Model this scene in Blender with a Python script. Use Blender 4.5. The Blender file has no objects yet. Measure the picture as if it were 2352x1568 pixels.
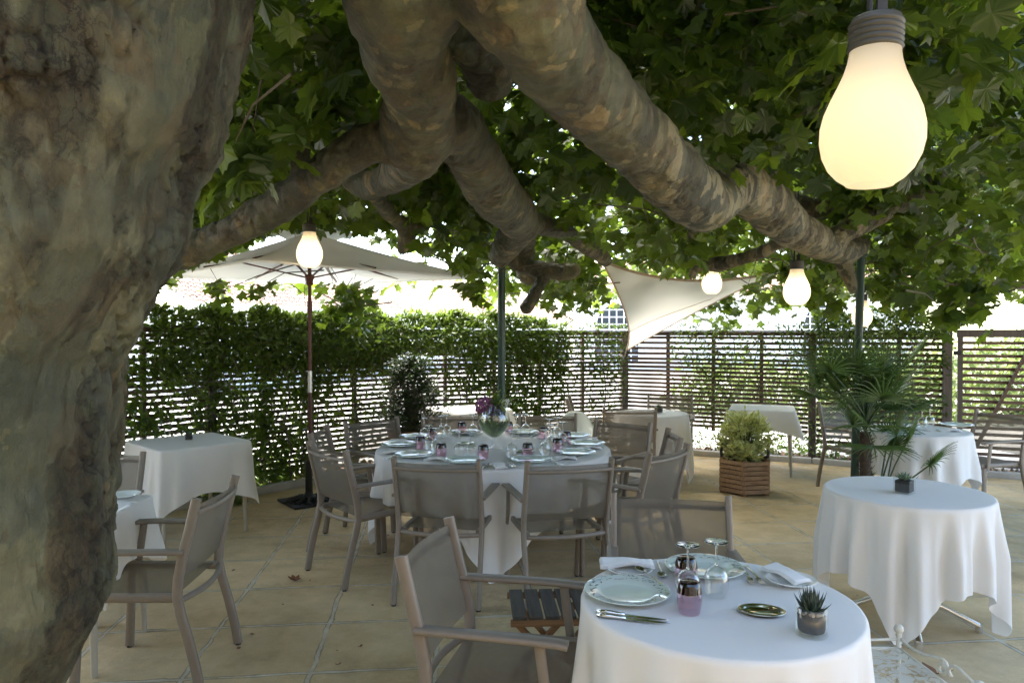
import bpy, math, random
import numpy as np
from mathutils import Vector, Matrix, noise as mnoise
R = math.radians
random.seed(7); rng = np.random.default_rng(11)
scene = bpy.context.scene
COL = scene.collection

# ------------------------------------------------------------------ camera
CAMZ = 1.65; F = 1650.0; TILT = math.atan(22 / F)
cam = bpy.data.cameras.new('camera'); cam.sensor_width = 36; cam.lens = F / 2352 * 36
cam.clip_start = .05; cam.clip_end = 600
co = bpy.data.objects.new('camera', cam); COL.objects.link(co)
co.location = (0, 0, CAMZ); co.rotation_euler = (R(90) - TILT, 0, 0); scene.camera = co

def ray(px, py):
    a = (px - 1176) / F; b = -(py - 784) / F
    return Vector((a, math.cos(TILT) + b * math.sin(TILT), -math.sin(TILT) + b * math.cos(TILT)))
def P(px, py, z=0.0):
    d = ray(px, py); t = (z - CAMZ) / d.z
    return Vector((d.x * t, d.y * t, z))
def PD(px, py, dep):
    d = ray(px, py); t = dep / d.y
    return Vector((d.x * t, dep, CAMZ + d.z * t))

# ------------------------------------------------------------------ mesh helpers
class MB:
    def __init__(s): s.v = []; s.f = []; s.m = []
    def add(s, vs, fs, mi=0):
        o = len(s.v); s.v += [tuple(v) for v in vs]
        for f in fs: s.f.append(tuple(i + o for i in f)); s.m.append(mi)
        return s
    def box(s, c, d, rot=None, mi=0):
        hx, hy, hz = d[0] / 2, d[1] / 2, d[2] / 2
        vs = [Vector((x, y, z)) for x in (-hx, hx) for y in (-hy, hy) for z in (-hz, hz)]
        if rot is not None: vs = [rot @ v for v in vs]
        vs = [v + Vector(c) for v in vs]
        return s.add(vs, [(0, 1, 3, 2), (4, 6, 7, 5), (0, 4, 5, 1), (2, 3, 7, 6), (0, 2, 6, 4), (1, 5, 7, 3)], mi)
    def bar(s, a, b, w, h, up=(0, 0, 1), mi=0):
        a = Vector(a); b = Vector(b); d = (b - a); L = d.length; d.normalize()
        u = Vector(up); x = d.cross(u)
        if x.length < 1e-4: x = Vector((1, 0, 0))
        x.normalize(); z = x.cross(d)
        rot = Matrix((x, d, z)).transposed()
        return s.box((a + b) / 2, (w, L, h), rot, mi)
    def tube(s, pts, r, n=10, caps=True, sq=1.0, side=None, mi=0):
        pts = [Vector(p) for p in pts]; k = len(pts)
        rr = [r] * k if isinstance(r, (int, float)) else list(r)
        d0 = (pts[1] - pts[0]).normalized()
        ref = Vector(side) if side else (Vector((0, 0, 1)) if abs(d0.z) < .9 else Vector((1, 0, 0)))
        u = (ref - d0 * ref.dot(d0)).normalized(); vs = []
        for i, p in enumerate(pts):
            if i == 0: d = d0
            elif i == k - 1: d = (pts[i] - pts[i - 1]).normalized()
            else: d = ((pts[i] - pts[i - 1]).normalized() + (pts[i + 1] - pts[i]).normalized()).normalized()
            u = (u - d * u.dot(d)).normalized(); w = d.cross(u)
            for j in range(n):
                a = 2 * math.pi * j / n
                vs.append(p + (u * math.cos(a) + w * math.sin(a) * sq) * rr[i])
        fs = [(i * n + j, i * n + (j + 1) % n, (i + 1) * n + (j + 1) % n, (i + 1) * n + j) for i in range(k - 1) for j in range(n)]
        if caps: fs += [tuple(range(n))[::-1], tuple((k - 1) * n + j for j in range(n))]
        return s.add(vs, fs, mi)
    def rtube(s, pts, w, h, side=(1, 0, 0), ch=.25):
        # rounded rectangular section swept along pts ; w across 'side', h the other way
        pts = [Vector(p) for p in pts]; k = len(pts); vs = []
        c = ch * min(w, h)
        sec = [(-w/2+c, -h/2), (w/2-c, -h/2), (w/2, -h/2+c), (w/2, h/2-c), (w/2-c, h/2), (-w/2+c, h/2), (-w/2, h/2-c), (-w/2, -h/2+c)]
        for i, p in enumerate(pts):
            d = (pts[min(i + 1, k - 1)] - pts[max(i - 1, 0)]).normalized()
            u = Vector(side); u = (u - d * u.dot(d)).normalized(); v = d.cross(u)
            for a, b in sec: vs.append(p + u * a + v * b)
        n = 8
        fs = [(i * n + j, i * n + (j + 1) % n, (i + 1) * n + (j + 1) % n, (i + 1) * n + j) for i in range(k - 1) for j in range(n)]
        fs += [tuple(range(n))[::-1], tuple((k - 1) * n + j for j in range(n))]
        return s.add(vs, fs)
    def lathe(s, prof, n=32, c=(0, 0, 0), mi=0, a0=0, sx=1, sy=1):
        vs = [(c[0] + r * sx * math.cos(a0 + 2 * math.pi * j / n), c[1] + r * sy * math.sin(a0 + 2 * math.pi * j / n), c[2] + z) for r, z in prof for j in range(n)]
        k = len(prof)
        fs = [(i * n + j, i * n + (j + 1) % n, (i + 1) * n + (j + 1) % n, (i + 1) * n + j) for i in range(k - 1) for j in range(n)]
        return s.add(vs, fs, mi)
    def grid(s, nx, ny, fn, mi=0):
        vs = [fn(i / nx, j / ny) for j in range(ny + 1) for i in range(nx + 1)]
        fs = [(j * (nx + 1) + i, j * (nx + 1) + i + 1, (j + 1) * (nx + 1) + i + 1, (j + 1) * (nx + 1) + i) for j in range(ny) for i in range(nx)]
        return s.add(vs, fs, mi)
    def build(s, name, mats, parent=None, smooth=False, auto=None, bevel=0):
        me = bpy.data.meshes.new(name); me.from_pydata(s.v, [], s.f)
        mats = mats if isinstance(mats, (list, tuple)) else [mats]
        for m in mats: me.materials.append(m)
        if len(mats) > 1: me.polygons.foreach_set('material_index', s.m)
        if smooth or auto: me.polygons.foreach_set('use_smooth', [True] * len(me.polygons))
        if auto: me.set_sharp_from_angle(angle=R(auto))
        me.update()
        o = bpy.data.objects.new(name, me); COL.objects.link(o)
        if parent: o.parent = parent
        if bevel:
            b = o.modifiers.new('bevel', 'BEVEL'); b.width = bevel; b.segments = 2; b.limit_method = 'ANGLE'
        return o

def tag(o, label=None, cat=None, group=None, kind=None):
    if label: o['label'] = label
    if cat: o['category'] = cat
    if group: o['group'] = group
    if kind: o['kind'] = kind
    return o
def thing(name, label, cat, loc=(0, 0, 0), rz=0, group=None):
    o = bpy.data.objects.new(name, None); COL.objects.link(o); o.empty_display_size = .1
    o.location = loc; o.rotation_euler = (0, 0, rz)
    return tag(o, label, cat, group)
KIDS = {}
def copy_tree(o, parent=None):
    c = o.copy(); COL.objects.link(c); c.parent = parent
    for ch in o.children: copy_tree(ch, c)
    return c
def dup(o, loc, rz, label, group=None, scale=None):
    c = copy_tree(o); c.location = loc; c.rotation_euler = (0, 0, rz); c['label'] = label
    if group: c['group'] = group
    if scale: c.scale = (scale,) * 3
    return c

def scatter(name, tv, tf, pos, tip, nrm, size, mats, parent=None, tmi=None, smooth=False):
    """many small leaves as one mesh: template verts tv (k,3), triangles/quads tf (m,c)"""
    tv = np.asarray(tv, float); tf = np.asarray(tf, int); n = len(pos)
    t = tip / np.linalg.norm(tip, axis=1, keepdims=True)
    z = nrm - t * np.sum(nrm * t, 1, keepdims=True); z /= np.linalg.norm(z, axis=1, keepdims=True) + 1e-9
    x = np.cross(t, z)
    B = np.stack([x, t, z], 2) * size[:, None, None]
    V = np.einsum('nij,kj->nki', B, tv) + pos[:, None, :]
    k = len(tv); m, c = tf.shape
    Fx = (tf[None] + (np.arange(n) * k)[:, None, None]).reshape(-1)
    me = bpy.data.meshes.new(name)
    me.vertices.add(n * k); me.vertices.foreach_set('co', V.reshape(-1).astype(np.float32))
    me.loops.add(n * m * c); me.loops.foreach_set('vertex_index', Fx.astype(np.int32))
    me.polygons.add(n * m); me.polygons.foreach_set('loop_start', (np.arange(n * m) * c).astype(np.int32))
    mats = mats if isinstance(mats, (list, tuple)) else [mats]
    for q in mats: me.materials.append(q)
    if tmi is not None: me.polygons.foreach_set('material_index', np.tile(np.asarray(tmi, np.int32), n))
    me.polygons.foreach_set('use_smooth', np.full(n * m, smooth))
    me.update(calc_edges=True)
    at = me.attributes.new('rnd', 'FLOAT', 'FACE')
    at.data.foreach_set('value', np.repeat(rng.random(n), m).astype(np.float32))
    o = bpy.data.objects.new(name, me); COL.objects.link(o)
    if parent: o.parent = parent
    return o

# ------------------------------------------------------------------ materials
def srgb(r, g, b):
    f = lambda c: (c / 255 / 12.92) if c / 255 <= .04045 else ((c / 255 + .055) / 1.055) ** 2.4
    return (f(r), f(g), f(b), 1)
class N:
    def __init__(s, name):
        s.m = bpy.data.materials.new(name); s.m.use_nodes = True; s.t = s.m.node_tree; s.t.nodes.clear()
        s.out = s.t.nodes.new('ShaderNodeOutputMaterial')
    def n(s, typ, ins=None, **kw):
        x = s.t.nodes.new('ShaderNode' + typ)
        for k, v in kw.items(): setattr(x, k, v)
        for k, v in (ins or {}).items():
            if isinstance(v, bpy.types.NodeSocket): s.t.links.new(v, x.inputs[k])
            else: x.inputs[k].default_value = v
        return x
    def coord(s, kind='Object'): return s.n('TexCoord').outputs[kind]
    def noise(s, vec, scale, detail=4, rough=.55, dist=0):
        return s.n('TexNoise', {'Vector': vec, 'Scale': scale, 'Detail': detail, 'Roughness': rough, 'Distortion': dist}).outputs['Fac']
    def ramp(s, fac, stops, interp='LINEAR'):
        r = s.n('ValToRGB', {'Fac': fac}); cr = r.color_ramp; cr.interpolation = interp
        while len(cr.elements) < len(stops): cr.elements.new(.5)
        for e, (p, c) in zip(cr.elements, stops):
            e.position = p; e.color = c if len(c) == 4 else (*c, 1)
        return r.outputs['Color']
    def math(s, op, a, b=0.0, c=0.0, clamp=False):
        x = s.n('Math', {0: a, 1: b, 2: c}, operation=op); x.use_clamp = clamp; return x.outputs[0]
    def mix(s, fac, a, b, mode='MIX'):
        x = s.n('Mix', data_type='RGBA', blend_type=mode)
        for k, v in ((0, fac), (6, a), (7, b)):
            if isinstance(v, bpy.types.NodeSocket): s.t.links.new(v, x.inputs[k])
            else: x.inputs[k].default_value = v
        return x.outputs[2]
    def bump(s, h, strength=.3, dist=.01):
        return s.n('Bump', {'Height': h, 'Strength': strength, 'Distance': dist}).outputs[0]
    def bsdf(s, **kw):
        return s.n('BsdfPrincipled', {k.replace('_', ' '): v for k, v in kw.items()}).outputs[0]
    def mixs(s, f, a, b):
        x = s.n('MixShader', {0: f}); s.t.links.new(a, x.inputs[1]); s.t.links.new(b, x.inputs[2]); return x.outputs[0]
    def done(s, sh):
        s.t.links.new(sh, s.out.inputs[0]); return s.m
    def map(s, vec, scale=(1, 1, 1), rot=(0, 0, 0), loc=(0, 0, 0)):
        return s.n('Mapping', {'Vector': vec, 'Scale': scale, 'Rotation': rot, 'Location': loc}).outputs[0]

def simple(name, col, rough=.5, var=.08, vscale=6, metal=0, bump=0, bscale=60, spec=.5):
    q = N(name); c = q.coord()
    nz = q.noise(c, vscale, 5)
    a = tuple(x * (1 - var) for x in col[:3]) + (1,); b = tuple(min(1, x * (1 + var)) for x in col[:3]) + (1,)
    cc = q.ramp(nz, [(.3, a), (.7, b)])
    kw = dict(Base_Color=cc, Roughness=rough, Metallic=metal)
    if bump: kw['Normal'] = q.bump(q.noise(c, bscale, 3), bump, .002)
    m = q.bsdf(**kw); q.t.nodes[-1]
    return q.done(m)

def leafmat(name, dark, light, trans, tfac=.42, rough=.38, cscale=1.2):
    q = N(name); c = q.coord()
    rnd = q.n('Attribute', attribute_name='rnd').outputs['Fac']
    nz = q.noise(c, cscale, 3)
    f = q.math('ADD', q.math('MULTIPLY', rnd, .6), q.math('MULTIPLY', nz, .5))
    col = q.ramp(f, [(.25, dark), (.8, light)])
    tcol = q.mix(.5, trans, q.mix(1.0, col, (2.2, 2.4, 1.4, 1), 'MULTIPLY'))
    p = q.bsdf(Base_Color=col, Roughness=rough)
    tr = q.n('BsdfTranslucent', {'Color': tcol}).outputs[0]
    return q.done(q.mixs(tfac, p, tr))

M = {}
M['plane_leaf'] = leafmat('plane_leaf', (.014, .030, .007, 1), (.046, .082, .015, 1), (.40, .54, .04, 1), .43, .40)
M['vine_leaf'] = leafmat('vine_leaf', (.028, .052, .011, 1), (.10, .155, .028, 1), (.30, .42, .05, 1), .38, .30, 2)
M['shrub_leaf'] = leafmat('shrub_leaf', (.012, .024, .009, 1), (.036, .060, .020, 1), (.08, .14, .03, 1), .25, .35, 3)
M['palm_leaf'] = leafmat('palm_leaf', (.045, .085, .026, 1), (.12, .19, .055, 1), (.20, .32, .06, 1), .34, .38, 3)
M['varieg_green'] = leafmat('variegated_green', (.20, .26, .07, 1), (.36, .42, .14, 1), (.50, .56, .15, 1), .3, .4, 3)
M['varieg_cream'] = leafmat('variegated_cream', (.62, .60, .32, 1), (.78, .75, .48, 1), (.7, .66, .3, 1), .3, .4, 3)
M['succulent'] = leafmat('succulent_leaf', (.12, .19, .11, 1), (.22, .31, .19, 1), (.2, .3, .15, 1), .1, .4, 20)
M['aloe'] = leafmat('dark_succulent', (.018, .035, .022, 1), (.05, .075, .045, 1), (.05, .09, .04, 1), .06, .42, 20)
M['far_bush'] = leafmat('far_bush_leaf', (.06, .09, .03, 1), (.16, .20, .07, 1), (.3, .38, .1, 1), .35, .5, .6)
M['dry_leaf'] = simple('dry_leaf', (.20, .085, .035), .7, .3, 12)
M['frame'] = simple('taupe_powder_coat', (.215, .178, .140), .48, .05, 20, bump=.05, bscale=400)
M['cloth'] = None

def fabric():
    q = N('woven_sling_fabric'); c = q.coord()
    w1 = q.n('TexWave', {'Vector': c, 'Scale': 160.0}, bands_direction='X').outputs['Fac']
    w2 = q.n('TexWave', {'Vector': c, 'Scale': 160.0}, bands_direction='Z').outputs['Fac']
    w3 = q.n('TexWave', {'Vector': c, 'Scale': 160.0}, bands_direction='Y').outputs['Fac']
    w = q.math('MULTIPLY', w1, q.math('MAXIMUM', w2, w3))
    nz = q.noise(c, 9, 4)
    col = q.ramp(q.math('ADD', q.math('MULTIPLY', w, .35), q.math('MULTIPLY', nz, .6)), [(.2, (.120, .104, .080, 1)), (.8, (.185, .162, .128, 1))])
    p = q.bsdf(Base_Color=col, Roughness=.55, Normal=q.bump(w, .25, .001))
    tp = q.n('BsdfTransparent', {'Color': (.95, .93, .9, 1)}).outputs[0]
    tl = q.n('BsdfTranslucent', {'Color': (.30, .26, .21, 1)}).outputs[0]
    return q.done(q.mixs(.27, q.mixs(.22, p, tl), tp))
M['sling'] = fabric()

def clothmat(name, col=(.86, .85, .835, 1), tl=.18, wr=.38):
    q = N(name); c = q.coord()
    n1 = q.noise(q.map(c, (1, 1, .35)), 7, 5, .6); n2 = q.noise(c, 350, 2)
    sp = q.n('SeparateXYZ', {0: c}); fx = q.math('MULTIPLY', q.math('ABSOLUTE', q.math('SUBTRACT', q.math('FRACT', q.math('ADD', q.math('MULTIPLY', sp.outputs[0], 2.6), .37)), .5)), 30, clamp=True)
    fy = q.math('MULTIPLY', q.math('ABSOLUTE', q.math('SUBTRACT', q.math('FRACT', q.math('ADD', q.math('MULTIPLY', sp.outputs[1], 2.6), .21)), .5)), 30, clamp=True)
    h = q.math('ADD', q.math('MULTIPLY', n1, .8), q.math('ADD', q.math('MULTIPLY', n2, .06), q.math('MULTIPLY', q.math('ADD', fx, fy), .05)))
    p = q.bsdf(Base_Color=col, Roughness=.85, Normal=q.bump(h, wr, .012), Sheen_Weight=.15)
    t = q.n('BsdfTranslucent', {'Color': col}).outputs[0]
    return q.done(q.mixs(tl, p, t))
M['cloth'] = clothmat('white_linen')
M['napkin'] = clothmat('napkin_linen', (.84, .84, .84, 1), .12, .15)
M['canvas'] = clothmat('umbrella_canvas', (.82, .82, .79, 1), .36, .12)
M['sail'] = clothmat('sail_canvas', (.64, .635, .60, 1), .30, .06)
M['hem'] = simple('sail_hem', (.50, .38, .29), .8, .08)

def bark():
    q = N('plane_bark'); c = q.coord()
    cs = q.map(c, (1, 1, .55))
    big = q.noise(cs, 2.6, 6, .62)
    base = q.ramp(big, [(.25, srgb(56, 56, 43)), (.42, srgb(84, 85, 68)), (.55, srgb(104, 102, 82)), (.68, srgb(80, 72, 54)), (.85, srgb(66, 58, 43))])
    d = q.n('TexNoise', {'Vector': c, 'Scale': 9.0, 'Detail': 7.0, 'Roughness': .72}).outputs['Color']
    dv = q.n('VectorMath', {0: d, 1: (.5, .5, .5)}, operation='SUBTRACT').outputs[0]
    dv = q.n('VectorMath', {0: dv, 'Scale': .10}, operation='SCALE').outputs[0]
    cv = q.n('VectorMath', {0: cs, 1: dv}, operation='ADD').outputs[0]
    vo = q.n('TexVoronoi', {'Vector': cv, 'Scale': 15.0}, feature='F1')
    cell = q.n('SeparateColor', {0: vo.outputs['Color']})
    soft = q.noise(c, 26, 4, .7)
    pale = q.math('MULTIPLY', q.math('GREATER_THAN', cell.outputs[0], .70), q.math('LESS_THAN', vo.outputs['Distance'], .40))
    sx = q.n('SeparateXYZ', {0: c})
    onlimb = q.math('MAXIMUM', q.math('GREATER_THAN', sx.outputs[0], -.5), q.math('GREATER_THAN', sx.outputs[1], 2.5))
    gate = q.math('GREATER_THAN', q.noise(c, 1.6, 2), q.math('SUBTRACT', .56, q.math('MULTIPLY', onlimb, .16)))
    pale = q.math('MULTIPLY', q.math('MULTIPLY', pale, gate), q.math('ADD', .2, q.math('MULTIPLY', soft, .9), clamp=True))
    col = q.mix(q.math('MULTIPLY', pale, .85), base, srgb(158, 142, 108))
    brn = q.math('GREATER_THAN', cell.outputs[1], .74)
    col = q.mix(q.math('MULTIPLY', brn, .55), col, srgb(76, 63, 45))
    grn = q.math('GREATER_THAN', cell.outputs[2], .80)
    col = q.mix(q.math('MULTIPLY', grn, .30), col, srgb(88, 96, 66))
    vm = q.n('TexVoronoi', {'Vector': cv, 'Scale': 6.0}, feature='F1'); cm = q.n('SeparateColor', {0: vm.outputs['Color']})
    col = q.mix(.85, col, q.ramp(cm.outputs[0], [(0, (.62, .66, .64, 1)), (.5, (1, 1, .96, 1)), (1, (1.42, 1.32, 1.12, 1))]), 'MULTIPLY')
    col = q.mix(.8, col, q.ramp(cell.outputs[1], [(0, (.74, .77, .76, 1)), (1, (1.3, 1.25, 1.12, 1))]), 'MULTIPLY')
    tan = q.math('MULTIPLY', q.math('GREATER_THAN', cm.outputs[1], .90), q.math('LESS_THAN', vm.outputs['Distance'], .38))
    col = q.mix(q.math('MULTIPLY', tan, .65), col, srgb(160, 136, 96))
    crm = q.math('MULTIPLY', q.math('MULTIPLY', q.math('GREATER_THAN', cell.outputs[2], .58), onlimb), q.math('GREATER_THAN', q.math('ADD', sx.outputs[0], q.math('MULTIPLY', q.noise(c, 2, 2), 1.0)), 1.15))
    col = q.mix(q.math('MULTIPLY', crm, .65), col, srgb(168, 156, 124))
    # rough brown cracked bands running down the trunk
    bd = q.noise(q.map(c, (1.6, 1.6, .34)), 2.3, 4, .6, .4)
    band = q.ramp(bd, [(.46, (0, 0, 0, 1)), (.55, (1, 1, 1, 1))])
    fine = q.noise(q.map(c, (1.7, 1.7, .9)), 17, 8, .78, .7)
    band = q.math('MULTIPLY', band, q.math('SUBTRACT', 1.0, q.math('MULTIPLY', onlimb, .65)))
    crk = q.math('MULTIPLY', band, q.ramp(fine, [(.40, (0, 0, 0, 1)), (.56, (1, 1, 1, 1))]))
    col = q.mix(q.math('MULTIPLY', crk, .6), col, q.ramp(fine, [(.44, srgb(72, 56, 38)), (.70, srgb(130, 108, 80))]))
    dk = q.math('MULTIPLY', band, q.ramp(q.noise(q.map(c, (1.3, 1.3, .8)), 13, 7, .75, 1.0), [(.565, (0, 0, 0, 1)), (.61, (1, 1, 1, 1))]))
    col = q.mix(q.math('MULTIPLY', dk, .60), col, srgb(46, 33, 22))
    ck = q.n('Attribute', attribute_name='crack').outputs['Fac']
    ck = q.math('MULTIPLY', ck, q.math('ADD', .45, soft), clamp=True)
    col = q.mix(q.math('MULTIPLY', ck, .65), col, srgb(48, 34, 22))
    vf = q.n('TexVoronoi', {'Vector': cv, 'Scale': 30.0}, feature='DISTANCE_TO_EDGE').outputs['Distance']
    vl = q.math('MULTIPLY', q.math('LESS_THAN', vf, .05), q.math('MULTIPLY', q.math('ADD', band, .15), .6), clamp=True)
    col = q.mix(vl, col, srgb(48, 34, 22))
    streak = q.noise(q.map(c, (9, 9, 1.1)), 2.2, 6, .68)
    col = q.mix(.45, col, q.ramp(streak, [(.3, (.62, .62, .62, 1)), (.7, (1.25, 1.25, 1.25, 1))]), 'MULTIPLY')
    col = q.mix(.6, col, q.ramp(soft, [(.3, (.70, .70, .70, 1)), (.7, (1.22, 1.22, 1.22, 1))]), 'MULTIPLY')
    h = q.math('ADD', q.math('MULTIPLY', fine, q.math('ADD', q.math('MULTIPLY', band, 1.0), .22)), q.math('MULTIPLY', pale, -.12))
    h = q.math('SUBTRACT', h, q.math('MULTIPLY', dk, .6)); h = q.math('ADD', h, q.math('MULTIPLY', streak, .15)); h = q.math('ADD', h, q.math('MULTIPLY', soft, .12))
    col = q.mix(1.0, col, (.74, .76, .74, 1), 'MULTIPLY')
    return q.done(q.bsdf(Base_Color=col, Roughness=.60, Normal=q.bump(h, 1.0, .04)))
M['bark'] = bark()

def wood(name, c1, c2, scale=1.0, rough=.7, axis=(1, 14, 14)):
    q = N(name); c = q.coord()
    g = q.noise(q.map(c, axis), 3 * scale, 6, .6, .4)
    k = q.noise(c, 4, 3)
    col = q.ramp(g, [(.3, c1), (.7, c2)])
    col = q.mix(.5, col, q.ramp(k, [(.3, (.7, .7, .7, 1)), (.7, (1.2, 1.2, 1.2, 1))]), 'MULTIPLY')
    return q.done(q.bsdf(Base_Color=col, Roughness=rough, Normal=q.bump(g, .35, .004)))
M['fence'] = wood('fence_wood', (.085, .052, .040, 1), (.165, .110, .085, 1))
M['fence_post'] = wood('fence_post_wood', (.075, .055, .048, 1), (.135, .105, .09, 1), 1, .7, (14, 14, 1))
M['gate'] = wood('gate_wood', (.075, .042, .026, 1), (.16, .090, .055, 1))
M['planter'] = wood('planter_wood', (.20, .115, .065, 1), (.42, .28, .17, 1), 1.3)
M['stool_brown'] = wood('stool_wood', (.15, .075, .03, 1), (.30, .165, .075, 1), 1.2)
M['stool_grey'] = wood('weathered_slat', (.036, .031, .026, 1), (.09, .078, .066, 1), 1.4, .7, (14, 1, 14))
M['umb_wood'] = wood('umbrella_wood', (.060, .018, .012, 1), (.13, .040, .026, 1), 1, .45, (12, 12, 1))
M['table_wood'] = simple('painted_table_leg', (.40, .37, .30), .55, .08)
M['green_post'] = simple('green_paint', (.012, .045, .030), .38, .15, 8)
M['iron'] = simple('cast_iron', (.018, .018, .018), .5, .2, 20, bump=.3, bscale=80)
M['white_iron'] = simple('cream_painted_iron', (.60, .58, .50), .42, .10, 14, bump=.1)
M['chrome'] = simple('chrome', (.75, .75, .76), .12, .03, 5, metal=1)
M['steel'] = simple('polished_steel', (.62, .62, .60), .14, .05, 5, metal=1)
M['alu'] = simple('brushed_aluminium', (.55, .55, .54), .35, .05, 5, metal=1)
M['bronze'] = simple('silver_tray', (.50, .50, .42), .10, .05, 5, metal=1)
M['rubber'] = simple('black_rubber', (.015, .015, .015), .6, .1)
M['cap'] = simple('grey_lamp_cap', (.055, .052, .042), .55, .06)
M['soil'] = simple('potting_soil', (.018, .014, .011), .9, .5, 60, bump=.6, bscale=90)
M['pebble'] = simple('pebbles', (.24, .20, .16), .6, .4, 30)
M['terracotta'] = simple('terracotta', (.30, .13, .065), .75, .2, 8, bump=.2)
M['blackpot'] = simple('black_sand', (.012, .012, .012), .6, .3, 60, bump=.3)
M['plaster'] = simple('white_plaster', (.80, .79, .76), .85, .04, 2)
M['kerb'] = simple('kerb_stone', (.42, .40, .36), .8, .15, 5, bump=.3)
M['twig'] = simple('twig', (.09, .075, .05), .7, .25, 20)
M['stem'] = simple('green_stem', (.07, .11, .03), .5, .2, 20)
M['palm_trunk'] = simple('palm_fibre', (.055, .038, .025), .9, .4, 40, bump=.8, bscale=50)
M['winframe'] = simple('white_window_frame', (.8, .8, .8), .5, .03)
M['pane'] = simple('dark_pane', (.06, .07, .085), .15, .2, 1)
M['purple'] = simple('purple_petal', (.30, .10, .24), .6, .3, 40)
M['darkpurple'] = simple('dark_purple_petal', (.10, .06, .13), .6, .3, 40)
M['whitepetal'] = simple('white_petal', (.75, .75, .70), .6, .1, 40)
M['plate_mark'] = simple('plate_leaf_print', (.025, .035, .035), .3, .2, 30)

def platemat():
    q = N('glazed_celadon_china')
    return q.done(q.bsdf(Base_Color=(.60, .68, .63, 1), Roughness=.10, Coat_Weight=.5, Coat_Roughness=.04))
M['plate'] = platemat()
q = N('white_china'); M['china'] = q.done(q.bsdf(Base_Color=(.76, .78, .76, 1), Roughness=.12))

def glassmat(name, tint=(1, 1, 1, 1), boost=1.0, rough=.01):
    q = N(name)
    fc = q.n('LayerWeight', {'Blend': .5}).outputs['Facing']
    f = q.math('ADD', .06, q.math('MULTIPLY', q.math('POWER', fc, 3.0), .80 * boost), clamp=True)
    t = q.n('BsdfTransparent', {'Color': tint}).outputs[0]
    g = q.n('BsdfGlossy', {'Color': (1, 1, 1, 1), 'Roughness': rough}).outputs[0]
    return q.done(q.mixs(f, t, g))
M['glass'] = glassmat('clear_glass', (.965, .975, .97, 1), 1.25)
M['glass_pink'] = glassmat('pink_glass', (.93, .83, .88, 1), 1.1)
M['glass_purple'] = glassmat('deep_purple_glass', (.17, .045, .065, 1), .6)
q = N('solid_glass'); M['potglass'] = glassmat('pot_glass', (.97, .98, .97, 1), .12)
M['solidglass'] = q.done(q.bsdf(Base_Color=(.97, .99, .98, 1), Roughness=.01, Transmission_Weight=1.0, IOR=1.45))
q = N('green_vase_water'); M['water_green'] = q.done(q.mixs(.35, q.n('BsdfTransparent', {'Color': (.50, .64, .34, 1)}).outputs[0], q.bsdf(Base_Color=(.10, .16, .06, 1), Roughness=.05)))

def bulbshell():
    q = N('opal_bulb_shell')
    t = q.n('BsdfTranslucent', {'Color': (1.0, .93, .80, 1)}).outputs[0]
    d = q.bsdf(Base_Color=(.82, .74, .60, 1), Roughness=.35)
    return q.done(q.mixs(.72, d, t))
M['bulb'] = bulbshell()
def emis(name, col, st):
    q = N(name); return q.done(q.n('Emission', {'Color': col, 'Strength': st}).outputs[0])
M['lamp_core'] = emis('lamp_core', (1.0, .76, .42, 1), .76)
M['lamp_core_bright'] = emis('lamp_core_bright', (1.0, .82, .54, 1), 2.8)

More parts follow.
